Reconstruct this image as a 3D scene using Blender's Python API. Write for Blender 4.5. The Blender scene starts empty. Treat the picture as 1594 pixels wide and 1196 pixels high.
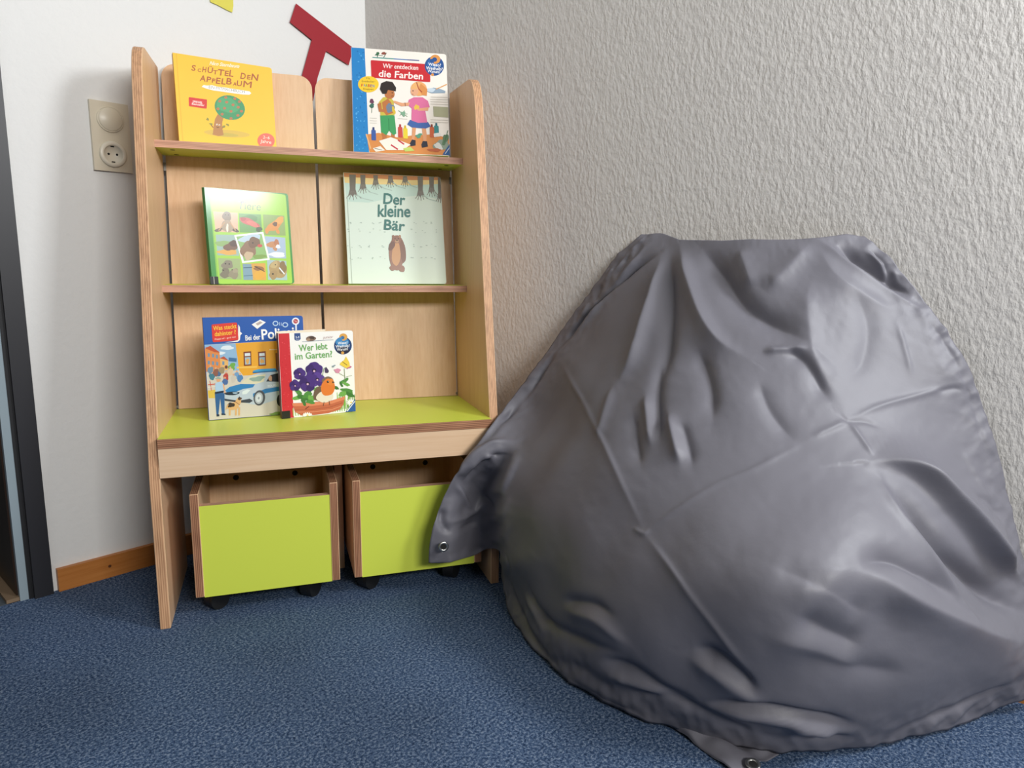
import bpy, bmesh, math, random
import numpy as np
from mathutils import Vector, Matrix

scene = bpy.context.scene
COL = scene.collection

# ------------------------------------------------------------------ camera
cd = bpy.data.cameras.new('camera')
cam = bpy.data.objects.new('camera', cd)
COL.objects.link(cam)
cd.sensor_fit = 'HORIZONTAL'
cd.sensor_width = 36.0
cd.lens = 1099.07 / 1594.0 * 36.0
cd.clip_start = 0.02
cR = Vector((0.67925231, -0.7338328, 0.01028199))
cU = Vector((0.11303625, 0.11845119, 0.986505))
cF = Vector((0.72514764, 0.66892357, -0.16340795))
cam.matrix_world = Matrix((
    (cR.x, cU.x, -cF.x, -1.43152896),
    (cR.y, cU.y, -cF.y, -1.96750479),
    (cR.z, cU.z, -cF.z, 0.81477561),
    (0, 0, 0, 1)))
scene.camera = cam

# ------------------------------------------------------------------ light
world = bpy.data.worlds.new('room_light')
scene.world = world
world.use_nodes = True
bg = world.node_tree.nodes['Background']
bg.inputs[0].default_value = (1.0, 0.965, 0.92, 1)
bg.inputs[1].default_value = 0.065


def area(name, loc, target, sx, sy, power, color):
    l = bpy.data.lights.new(name, 'AREA')
    l.shape = 'RECTANGLE'
    l.size, l.size_y = sx, sy
    l.energy = power
    l.color = color
    o = bpy.data.objects.new(name, l)
    COL.objects.link(o)
    o.location = loc
    o.rotation_euler = (Vector(target) - Vector(loc)).to_track_quat('-Z', 'Y').to_euler()
    return o


# daylight from the windows in the wall behind the photographer, and the pale ceiling that sends it on down
area('window_daylight', (-1.5, -4.4, 2.08), (-0.7, 0.0, 0.9), 1.4, 0.5, 92, (1.0, 0.985, 0.955))
area('window_daylight_right', (0.10, -2.75, 1.78), (-0.35, -0.8, 0.7), 0.50, 0.5, 35, (0.94, 0.97, 1.0))
area('ceiling_bounce', (-1.3, -1.6, 2.5), (-1.3, -1.6, 0.0), 2.4, 2.6, 15, (1.0, 0.985, 0.96))

scene.view_settings.view_transform = 'Standard'
scene.view_settings.look = 'None'
scene.view_settings.gamma = 1.0
scene.view_settings.use_curve_mapping = False
scene.view_settings.exposure = 0.08
try:
    scene.cycles.use_denoising = True
    scene.cycles.max_bounces = 8
    scene.cycles.sample_clamp_indirect = 6.0
except Exception:
    pass


# ------------------------------------------------------------------ materials
def lin(h):
    h = h.lstrip('#')
    c = [int(h[i:i + 2], 16) / 255 for i in (0, 2, 4)]
    return tuple((x / 12.92 if x <= 0.04045 else ((x + 0.055) / 1.055) ** 2.4) for x in c) + (1.0,)


_M = {}


def base_mat(name, col, rough=0.5, metal=0.0, spec=0.5, coat=0.0):
    m = bpy.data.materials.new(name)
    m.use_nodes = True
    b = m.node_tree.nodes['Principled BSDF']
    b.inputs['Base Color'].default_value = lin(col) if isinstance(col, str) else col
    b.inputs['Roughness'].default_value = rough
    b.inputs['Metallic'].default_value = metal
    b.inputs['Specular IOR Level'].default_value = spec
    b.inputs['Coat Weight'].default_value = coat
    b.inputs['Coat Roughness'].default_value = 0.12
    return m


def mat(name, col, **k):
    if name not in _M:
        _M[name] = base_mat(name, col, **k)
    return _M[name]


def nd(m, t, **kw):
    n = m.node_tree.nodes.new(t)
    for k, v in kw.items():
        setattr(n, k, v)
    return n


def lk(m, a, b):
    m.node_tree.links.new(a, b)


def bsdf(m):
    return m.node_tree.nodes['Principled BSDF']


def ramp(m, fac, stops):
    r = nd(m, 'ShaderNodeValToRGB')
    e = r.color_ramp.elements
    while len(e) < len(stops):
        e.new(0.5)
    for i, (p, c) in enumerate(stops):
        e[i].position = p
        e[i].color = lin(c) if isinstance(c, str) else c
    lk(m, fac, r.inputs[0])
    return r


def coords(m, kind='Object', scale=(1, 1, 1)):
    tc = nd(m, 'ShaderNodeTexCoord')
    mp = nd(m, 'ShaderNodeMapping')
    mp.inputs['Scale'].default_value = scale
    lk(m, tc.outputs[kind], mp.inputs[0])
    return mp.outputs[0]


def noise(m, vec, scale, detail=3, rough=0.5):
    n = nd(m, 'ShaderNodeTexNoise')
    n.inputs['Scale'].default_value = scale
    n.inputs['Detail'].default_value = detail
    n.inputs['Roughness'].default_value = rough
    lk(m, vec, n.inputs['Vector'])
    return n.outputs[0]


def bump(m, h, strength, dist):
    b = nd(m, 'ShaderNodeBump')
    b.inputs['Strength'].default_value = strength
    b.inputs['Distance'].default_value = dist
    lk(m, h, b.inputs['Height'])
    lk(m, b.outputs[0], bsdf(m).inputs['Normal'])
    return b


def wood(name, c1, c2, axis='z', rough=0.42):
    """laminate with a fine straight beech grain along one axis"""
    if name in _M:
        return _M[name]
    m = base_mat(name, c1, rough=rough, spec=0.35)
    s = {'z': (140, 140, 5), 'x': (5, 140, 140), 'y': (140, 5, 140)}[axis]
    v = coords(m, 'Object', s)
    n = noise(m, v, 1.0, 4, 0.6)
    s2 = {'z': (9, 9, 1.2), 'x': (1.2, 9, 9), 'y': (9, 1.2, 9)}[axis]
    n2 = noise(m, coords(m, 'Object', s2), 1.0, 2, 0.5)
    mx = nd(m, 'ShaderNodeMath', operation='MULTIPLY_ADD')
    lk(m, n, mx.inputs[0])
    mx.inputs[1].default_value = 0.6
    half = nd(m, 'ShaderNodeMath', operation='MULTIPLY')
    lk(m, n2, half.inputs[0])
    half.inputs[1].default_value = 0.4
    lk(m, half.outputs[0], mx.inputs[2])
    r = ramp(m, mx.outputs[0], [(0.30, c2), (0.62, c1)])
    lk(m, r.outputs[0], bsdf(m).inputs['Base Color'])
    _M[name] = m
    return m


def ply(axis, along, tone=0):
    """multiplex edge: thin dark glue lines across the thickness axis"""
    name = 'plywood_edge_%s%s%d' % (axis, along, tone)
    if name in _M:
        return _M[name]
    c = [('DDB189', 'B58764', 'CFA07A'), ('BA8A6A', '7E523C', 'A67658'), ('DBB095', 'BF8C78', 'CE9F86')][tone]
    m = base_mat(name, c[0], rough=0.5, spec=0.3)
    tc = nd(m, 'ShaderNodeTexCoord')
    sp = nd(m, 'ShaderNodeSeparateXYZ')
    lk(m, tc.outputs['Generated'], sp.inputs[0])
    a = sp.outputs['xyz'.index(axis)]
    mul = nd(m, 'ShaderNodeMath', operation='MULTIPLY')
    lk(m, a, mul.inputs[0])
    mul.inputs[1].default_value = 5.0
    fr = nd(m, 'ShaderNodeMath', operation='FRACT')
    lk(m, mul.outputs[0], fr.inputs[0])
    r = ramp(m, fr.outputs[0], [(0.0, c[1]), (0.22, c[1]), (0.34, c[0]), (0.86, c[2]), (1.0, c[1])])
    sc = [160, 160, 160]
    sc['xyz'.index(along)] = 8
    n = noise(m, coords(m, 'Object', tuple(sc)), 1.0, 3, 0.6)
    mix = nd(m, 'ShaderNodeMix', data_type='RGBA', blend_type='MULTIPLY')
    mix.inputs[0].default_value = 0.5
    lk(m, r.outputs[0], mix.inputs[6])
    r2 = ramp(m, n, [(0.3, '9A9088'), (0.6, 'FFFFFF')])
    lk(m, r2.outputs[0], mix.inputs[7])
    lk(m, mix.outputs[2], bsdf(m).inputs['Base Color'])
    _M[name] = m
    return m


BEECH = wood('beech_laminate_upright', 'E4BF9A', 'D6AB83', 'z')
BEECH_X = wood('beech_laminate_lengthwise', 'E0C1A0', 'D4B08C', 'x')
GREEN = mat('lime_green_laminate', 'CFDC52', rough=0.38, spec=0.4)
BLACK = mat('black_plastic', '161616', rough=0.5)
STEEL = mat('bright_steel', 'B9B9B4', rough=0.3, metal=1.0)
DARK = mat('dark_hole', '0C0A08', rough=0.8)


# ------------------------------------------------------------------ mesh helpers
def link(name, bm, mats, parent=None, smooth=False, keep=False):
    if not keep:
        bmesh.ops.recalc_face_normals(bm, faces=bm.faces)
    me = bpy.data.meshes.new(name)
    bm.to_mesh(me)
    bm.free()
    for x in (mats if isinstance(mats, (list, tuple)) else [mats]):
        me.materials.append(x)
    if smooth:
        for p in me.polygons:
            p.use_smooth = True
    o = bpy.data.objects.new(name, me)
    COL.objects.link(o)
    if parent:
        o.parent = parent
    return o


def bevel(bm, w, seg=2):
    es = [e for e in bm.edges if len(e.link_faces) == 2 and e.calc_face_angle(0) > 0.6]
    bmesh.ops.bevel(bm, geom=es, offset=w, segments=seg, profile=0.5, affect='EDGES', clamp_overlap=True)


def box(bm, x0, x1, y0, y1, z0, z1, mi=0):
    v = [bm.verts.new((x, y, z)) for x in (x0, x1) for y in (y0, y1) for z in (z0, z1)]
    for q in ((0, 1, 3, 2), (4, 6, 7, 5), (0, 4, 5, 1), (2, 3, 7, 6), (0, 2, 6, 4), (1, 5, 7, 3)):
        f = bm.faces.new([v[i] for i in q])
        f.material_index = mi
    return v


def prism(bm, pts, a, b, axis='x', side=0, rim=1):
    """extrude a 2D outline between a and b along an axis; caps get one material, the rim another"""
    def P(p, t):
        return {'x': (t, p[0], p[1]), 'y': (p[0], t, p[1]), 'z': (p[0], p[1], t)}[axis]
    A = [bm.verts.new(P(p, a)) for p in pts]
    B = [bm.verts.new(P(p, b)) for p in pts]
    f = bm.faces.new(A); f.material_index = side
    f = bm.faces.new(B[::-1]); f.material_index = side
    n = len(pts)
    for i in range(n):
        f = bm.faces.new((A[i], B[i], B[(i + 1) % n], A[(i + 1) % n]))
        f.material_index = rim
    bmesh.ops.recalc_face_normals(bm, faces=bm.faces)


def cyl(bm, c, axis, r, h, n=24, mi=0, r2=None):
    r2 = r if r2 is None else r2
    ax = Vector(axis).normalized()
    t = ax.orthogonal().normalized()
    u = ax.cross(t)
    c = Vector(c)
    A = [bm.verts.new(c + (t * math.cos(k * 2 * math.pi / n) + u * math.sin(k * 2 * math.pi / n)) * r) for k in range(n)]
    B = [bm.verts.new(c + ax * h + (t * math.cos(k * 2 * math.pi / n) + u * math.sin(k * 2 * math.pi / n)) * r2) for k in range(n)]
    fs = [bm.faces.new(A[::-1]), bm.faces.new(B)]
    for k in range(n):
        fs.append(bm.faces.new((A[k], A[(k + 1) % n], B[(k + 1) % n], B[k])))
    for f in fs:
        f.material_index = mi


def lathe(bm, prof, c, axis, n=32, mi=0, closed=False):
    """revolve (radius, height) pairs about an axis"""
    ax = Vector(axis).normalized()
    t = ax.orthogonal().normalized()
    u = ax.cross(t)
    c = Vector(c)
    rings = []
    for r, h in prof:
        rings.append([bm.verts.new(c + ax * h + (t * math.cos(k * 2 * math.pi / n) + u * math.sin(k * 2 * math.pi / n)) * max(r, 1e-5)) for k in range(n)])
    m = len(rings)
    for i in range(m if closed else m - 1):
        a, b = rings[i], rings[(i + 1) % m]
        for k in range(n):
            f = bm.faces.new((a[k], a[(k + 1) % n], b[(k + 1) % n], b[k]))
            f.material_index = mi


def arc(cx, cy, r, a0, a1, n=8):
    return [(cx + r * math.cos(math.radians(a0 + (a1 - a0) * k / n)), cy + r * math.sin(math.radians(a0 + (a1 - a0) * k / n))) for k in range(n + 1)]


def thing(name, label, cat, loc=(0, 0, 0), rot=(0, 0, 0), group=None):
    o = bpy.data.objects.new(name, None)
    COL.objects.link(o)
    o.location = loc
    o.rotation_euler = rot
    o.empty_display_size = 0.05
    o['label'] = label
    o['category'] = cat
    if group:
        o['group'] = group
    return o


def struct(o):
    o['kind'] = 'structure'
    return o


# ------------------------------------------------------------------ the room
def wall_left_mat():
    m = base_mat('white_painted_plaster', 'E2E2E0', rough=0.85, spec=0.2)
    v = coords(m, 'Object')
    a = noise(m, v, 55, 5, 0.6)
    b = noise(m, v, 7, 2, 0.5)
    add = nd(m, 'ShaderNodeMath', operation='ADD')
    lk(m, a, add.inputs[0]); lk(m, b, add.inputs[1])
    bump(m, add.outputs[0], 0.35, 0.004)
    return m


def wall_right_mat():
    m = base_mat('white_stucco', 'CECBC7', rough=0.9, spec=0.15)
    mp = nd(m, 'ShaderNodeMapping')
    tc = nd(m, 'ShaderNodeTexCoord')
    lk(m, tc.outputs['Object'], mp.inputs[0])
    mp.inputs['Rotation'].default_value = (math.radians(25), 0, 0)
    mp.inputs['Scale'].default_value = (1.5, 1.5, 0.8)
    a = noise(m, mp.outputs[0], 75, 4, 0.55)
    r = ramp(m, a, [(0.35, (0, 0, 0, 1)), (0.68, (1, 1, 1, 1))])
    b = noise(m, coords(m, 'Object'), 22, 2, 0.5)
    mx = nd(m, 'ShaderNodeMath', operation='MULTIPLY_ADD')
    lk(m, r.outputs[0], mx.inputs[0]); mx.inputs[1].default_value = 0.7
    lk(m, b, mx.inputs[2])
    bump(m, mx.outputs[0], 0.45, 0.0035)
    return m


def carpet_mat():
    m = base_mat('blue_loop_carpet', '3E5577', rough=0.95, spec=0.1)
    v = coords(m, 'Object')
    a = noise(m, v, 185, 4, 0.8)
    b = noise(m, v, 2.2, 3, 0.5)
    r = ramp(m, a, [(0.36, '1C2E4C'), (0.5, '4D668B'), (0.64, '9AABC2')])
    r2 = ramp(m, b, [(0.38, '9E958C'), (0.62, 'FFFFFF')])
    mix = nd(m, 'ShaderNodeMix', data_type='RGBA', blend_type='MULTIPLY')
    mix.inputs[0].default_value = 0.35
    lk(m, r.outputs[0], mix.inputs[6]); lk(m, r2.outputs[0], mix.inputs[7])
    lk(m, mix.outputs[2], bsdf(m).inputs['Base Color'])
    bump(m, a, 1.0, 0.006)
    return m


ROOM_H = 2.5
bm = bmesh.new(); box(bm, -1.0, 0.12, 0.0, 0.12, 0, ROOM_H)
struct(link('wall_left', bm, wall_left_mat()))
WR = 0.085      # the right wall opens a little wider than square


def skew(bm):
    for v in bm.verts:
        v.co.x -= WR * v.co.y


bm = bmesh.new(); box(bm, 0.0, 0.12, -2.45, 0.0, 0, ROOM_H); skew(bm)
struct(link('wall_right', bm, wall_right_mat()))
bm = bmesh.new(); box(bm, -3.6, 0.40, -4.6, 0.0, -0.1, 0.0)
struct(link('floor', bm, carpet_mat()))
bm = bmesh.new(); box(bm, -2.4, -1.0, 0.0, 1.6, -0.1, 0.001)
struct(link('floor_hallway', bm, mat('grey_hall_floor', '4A5258', rough=0.7)))

pine = wood('orange_pine', 'C07F42', 'A9662C', 'x', rough=0.4)
bm = bmesh.new(); box(bm, -0.978, 0.0, -0.014, 0.0, 0, 0.058); bevel(bm, 0.003)
struct(link('baseboard_left', bm, pine))
bm = bmesh.new(); box(bm, -0.014, 0.0, -2.45, -0.014, 0, 0.058); bevel(bm, 0.003); skew(bm)
struct(link('baseboard_right', bm, wood('orange_pine_y', 'C07F42', 'A9662C', 'y', rough=0.4)))
# knot in the pine board
bm = bmesh.new(); cyl(bm, (-0.86, -0.0145, 0.031), (0, 1, 0), 0.004, 0.001, 12)
struct(link('baseboard_knot', bm, mat('pine_knot', '5A2F14', rough=0.5)))

blackwood = mat('black_lacquered_wood', '26262A', rough=0.42)
bm = bmesh.new(); box(bm, -1.030, -0.990, -0.016, 0.12, 0, 2.06); bevel(bm, 0.004)
struct(link('trim_1', bm, blackwood))
bm = bmesh.new(); box(bm, -1.040, -1.029, -0.006, 0.12, 0, 2.06); bevel(bm, 0.002)
struct(link('shadow_gap_strip', bm, mat('shadow_gap_black', '0E0E12', rough=0.6)))  # near-black strip standing in for the shadow gap beside the black post
bm = bmesh.new(); box(bm, -1.058, -1.039, -0.004, 0.13, 0, 2.06); bevel(bm, 0.006, 3)
struct(link('trim_3', bm, mat('grey_blue_steel_frame', '8C9BA3', rough=0.5)))
bm = bmesh.new(); box(bm, -1.062, -1.024, 0.012, 0.90, 0.012, 2.02)
struct(link('door_1', bm, wood('dark_brown_door', '33241B', '1F150F', 'z', rough=0.35)))
bm = bmesh.new(); box(bm, -1.085, -1.057, 0.0, 0.90, 0.0, 0.010)
struct(link('trim_4', bm, mat('worn_threshold_edge', '7A6650', rough=0.7)))

# ------------------------------------------------------------------ switch and socket plate
t = thing('switch_and_socket', 'beige double wall plate with round switch above round socket', 'wall switch', (-0.7725, 0.0, 1.1205))
IV = mat('ivory_plastic', 'D6CDB8', rough=0.35)
bm = bmesh.new(); box(bm, -0.0435, 0.0435, -0.010, 0, -0.082, 0.082); bevel(bm, 0.004, 3)
link('cover_plate', bm, IV, t)
bm = bmesh.new(); lathe(bm, [(0.0305, 0), (0.0305, 0.003), (0.029, 0.0045), (0.0278, 0.0022), (0.0270, 0.0050), (0.0255, 0.0062), (0.0, 0.0068)], (0, -0.0095, 0.041), (0, -1, 0), 40)
link('switch_button', bm, IV, t, True)
s = None
bm = bmesh.new(); lathe(bm, [(0.031, 0), (0.031, 0.0045), (0.0295, 0.0070), (0.0225, 0.0075), (0.0212, 0.0065), (0.0205, 0.0008), (0.0, 0.0008)], (0, -0.0095, -0.041), (0, -1, 0), 40)
s = link('socket_insert', bm, mat('pale_ivory_plastic', 'DDD6C4', rough=0.3), t, True)
bm = bmesh.new()
for sx in (-0.0095, 0.0095):
    cyl(bm, (sx, -0.0102, -0.041), (0, -1, 0), 0.0028, 0.0006, 14)
box(bm, -0.004, 0.004, -0.0112, -0.0100, -0.0240, -0.0215)
box(bm, -0.004, 0.004, -0.0112, -0.0100, -0.0605, -0.0580)
link('contact_holes', bm, DARK, s)

# ------------------------------------------------------------------ paper shapes on the left wall
def paper(name, label, pts, col, lift, th=0.0012):
    bm = bmesh.new()
    prism(bm, pts, -lift - th, -lift, 'y', 0, 0)
    o = link(name, bm, mat(name + '_card', col, rough=0.6, spec=0.3))
    o['label'] = label
    o['category'] = 'paper letter' if 'letter' in name else 'paper cutout'
    return o


paper('paper_letter', 'dark red card letter T tilted on white wall behind shelf',
      [(-0.247, 1.563), (-0.269, 1.507), (-0.199, 1.475), (-0.2345, 1.372), (-0.252, 1.320), (-0.202, 1.302), (-0.184, 1.370),
       (-0.151, 1.454), (-0.071, 1.430), (-0.052, 1.484)], '9C2630', 0.006)
paper('paper_cutout', 'yellow paper cutout high on white wall left of the red T',
      [(-0.500, 1.502), (-0.480, 1.499), (-0.455, 1.493), (-0.441, 1.491), (-0.437, 1.508), (-0.436, 1.560), (-0.470, 1.585), (-0.512, 1.560)], 'D8CF58', 0.003)

# ------------------------------------------------------------------ book display shelf (its own frame: x along the front, y to the back)
ANG = -0.497571856795828
S0 = Vector((-0.8788377, -0.3876397, 0.0))
SW, ST = 0.8, 0.0217
H1, HM, HT = 0.4388, 0.7633, 1.1055


def shelf_world(x, y, z):
    c, s = math.cos(ANG), math.sin(ANG)
    return Vector((S0.x + c * x - s * y, S0.y + s * x + c * y, z))


def yfront(z):
    return 0.1824 * max(0.0, z - 0.3385)


def yboard(z):
    return 0.341 + 0.115 * (z - H1)


shelf = thing('book_display_shelf', 'beech book display shelf with green shelves standing across the room corner', 'bookshelf',
              S0, (0, 0, ANG))
# side panels: upright foot, upper part leaning back, rounded top front corner
prof = [(0.0, 0.0), (0.0, 0.30)]
for k in range(1, 7):
    z = 0.30 + k * 0.025
    prof.append((0.1824 * max(0, z - 0.3385 + 0.02) * (0.85 if k < 3 else 1) - (0.0036 if k >= 3 else 0.0), z))
prof = [(0.0, 0.0), (0.0, 0.31), (0.0012, 0.34), (0.0045, 0.37), (yfront(0.41), 0.41), (yfront(1.215), 1.215)]
prof += [(yfront(1.24) + 0.003, 1.24), (yfront(1.26) + 0.009, 1.262), (yfront(1.275) + 0.018, 1.279), (yfront(1.285) + 0.032, 1.290), (yfront(1.29) + 0.05, 1.296)]
prof += [(0.430, 1.305), (0.3501, 0.4388), (0.3501, 0.0)]
for x0 in (0.0, SW - ST):
    bm = bmesh.new()
    prism(bm, prof, x0, x0 + ST, 'x', 0, 1)
    bevel(bm, 0.0012, 1)
    link('side_panel', bm, [BEECH, ply('x', 'z')], shelf)

PLX = ply('z', 'x', 1)
PLXL = ply('z', 'x', 2)


def board(name, y0, y1, ztop, pl, parent=shelf, x0=ST, x1=SW - ST, th=ST):
    bm = bmesh.new()
    box(bm, x0, x1, y0, y1, ztop - th, ztop, 1)
    bm.faces.ensure_lookup_table()
    for f in bm.faces:
        f.normal_update()
        f.material_index = 0 if abs(f.normal.z) > 0.5 else 1
    return link(name, bm, [GREEN, pl], parent)


board('base_shelf', 0.0, 0.348, H1, PLX)
LT = 0.0172
for zt, yf in ((HM, 0.2385), (HT, 0.2786)):
    led = board('shelf_ledge', yf, yboard(zt) + 0.002, zt, PLXL, th=LT)
    for x in (0.056, SW - 0.060):
        for y in (yf + 0.034, yboard(zt) - 0.026):
            bm = bmesh.new()
            lathe(bm, [(0.0, 0.0004), (0.0055, 0.0004), (0.0065, 0.0)], (x, y, zt - LT), (0, 0, -1), 14)
            link('screw_hole', bm, DARK, led)

bm = bmesh.new(); box(bm, ST, SW - ST, 0.001, 0.019, 0.3513, H1 - ST)
link('front_apron', bm, BEECH_X, shelf)
bm = bmesh.new(); box(bm, 0.4085, 0.4085 + 0.019, 0.215, 0.34, 0.0, H1 - ST)
link('centre_divider', bm, [BEECH], shelf)

# two upright back boards leaning back, rounded top corners, a slit between them
ZB = 1.319
for x0, x1 in ((0.0275, 0.3980), (0.4056, 0.7755)):
    bm = bmesh.new()
    r = 0.034
    out = [(x0, H1 + 0.001), (x1, H1 + 0.001), (x1, ZB - r)] + arc(x1 - r, ZB - r, r, 0, 90, 8)[1:] + arc(x0 + r, ZB - r, r, 90, 180, 8) + []
    prism(bm, out, 0.0, 0.012, 'y', 0, 0)
    for v in bm.verts:
        v.co.y += yboard(v.co.z)
    link('back_board', bm, BEECH, shelf)
# grey connector strips that hold the boards beside the panels
for x in (ST, SW - ST - 0.006):
    for z in (H1 + 0.004, 1.05):
        bm = bmesh.new(); box(bm, x, x + 0.006, yboard(z) + 0.0, yboard(z) + 0.012, z, z + (0.02 if z > 1 else 0.006))
        link('bracket', bm, mat('grey_bracket', '8E8C88', rough=0.4, metal=0.6), shelf)

# ------------------------------------------------------------------ rolling book boxes under the shelf
def make_trolley():
    t = thing('rolling_book_box', '', 'rolling box', shelf_world(0.0745, 0.0251, 0), (0, 0, ANG), 'green fronted boxes under the shelf')
    W, D, ZB0, ZT, T = 0.325, 0.29, 0.0532, 0.3013, 0.0185
    PE = ply('x', 'z', 1)
    for x in (0, W - T):
        bm = bmesh.new()
        out = [(0, ZB0), (D, ZB0), (D, ZT), (0.0, ZT)]
        prism(bm, out, x, x + T, 'x', 0, 1)
        bevel(bm, 0.0012, 1)
        link('side_panel', bm, [BEECH, PE], t)
    bm = bmesh.new()
    box(bm, T, W - T, 0.0025, 0.0025 + T, ZB0 - 0.002, 0.2715)
    for f in bm.faces:
        f.normal_update()
        f.material_index = 0 if abs(f.normal.y) > 0.5 else 1
    link('front_panel', bm, [GREEN, ply('y', 'x', 2)], t)
    bm = bmesh.new(); box(bm, T, W - T, D - T, D, ZB0, ZT - 0.003)
    bp = link('back_panel', bm, BEECH, t)
    for x in (0.085, 0.235):
        bm = bmesh.new()
        lathe(bm, [(0, 0.003), (0.006, 0.003), (0.0075, 0.0)], (x, D - T, 0.255), (0, -1, 0), 16)
        link('bolt', bm, BLACK, bp)
    bm = bmesh.new(); box(bm, T, W - T, 0.0025 + T, D - T, ZB0, ZB0 + 0.012)
    link('bottom_panel', bm, GREEN, t)
    for x in (0.040, W - 0.068):
        for y in (0.052, D - 0.055):
            bm = bmesh.new()
            ax = Vector((0.62, -0.78, 0.0)) if x < 0.1 else Vector((0.80, -0.60, 0.0))
            cyl(bm, Vector((x, y, 0.0250)) - ax * 0.015, ax, 0.0250, 0.030, 28)
            bevel(bm, 0.007, 3)
            cyl(bm, Vector((x, y, 0.0270)) - ax * 0.006, ax, 0.0262, 0.012, 28)
            cyl(bm, (x, y, 0.045), (0, 0, 1), 0.009, ZB0 - 0.045, 16)
            link('caster', bm, BLACK, t, False)
    return t


def copy_tree(o, parent=None):
    c = o.copy()
    COL.objects.link(c)
    if parent is not None:
        c.parent = parent
    for ch in [x for x in bpy.data.objects if x.parent == o]:
        copy_tree(ch, c)
    return c


tr = make_trolley()
tr['label'] = 'green fronted rolling box fully in view under the shelf'
tr2 = copy_tree(tr)
tr2.location = shelf_world(0.4346, 0.0251, 0)
tr2['label'] = 'green fronted rolling box partly hidden by the hanging corner of the grey cover'

# ------------------------------------------------------------------ picture books
GLOSS = {'soft': (0.42, 0.35, 0.0), 'shiny': (0.34, 0.45, 0.5)}
finish = 'soft'


def print_mat(col):
    k = 'print_' + finish + '_' + col
    if k not in _M:
        r, sp_, ct = GLOSS[finish]
        _M[k] = base_mat(k, col, rough=r, spec=sp_, coat=ct)
    return _M[k]


def homography(quad):
    """map from the drawing grid of a cover (its four corners given) to the unit square"""
    A, b = [], []
    for (x, y), (u, v) in zip(quad, ((0, 1), (1, 1), (1, 0), (0, 0))):
        A.append([x, y, 1, 0, 0, 0, -u * x, -u * y]); b.append(u)
        A.append([0, 0, 0, x, y, 1, -v * x, -v * y]); b.append(v)
    h = np.linalg.solve(np.array(A, float), np.array(b, float))
    return np.append(h, 1).reshape(3, 3)


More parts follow.
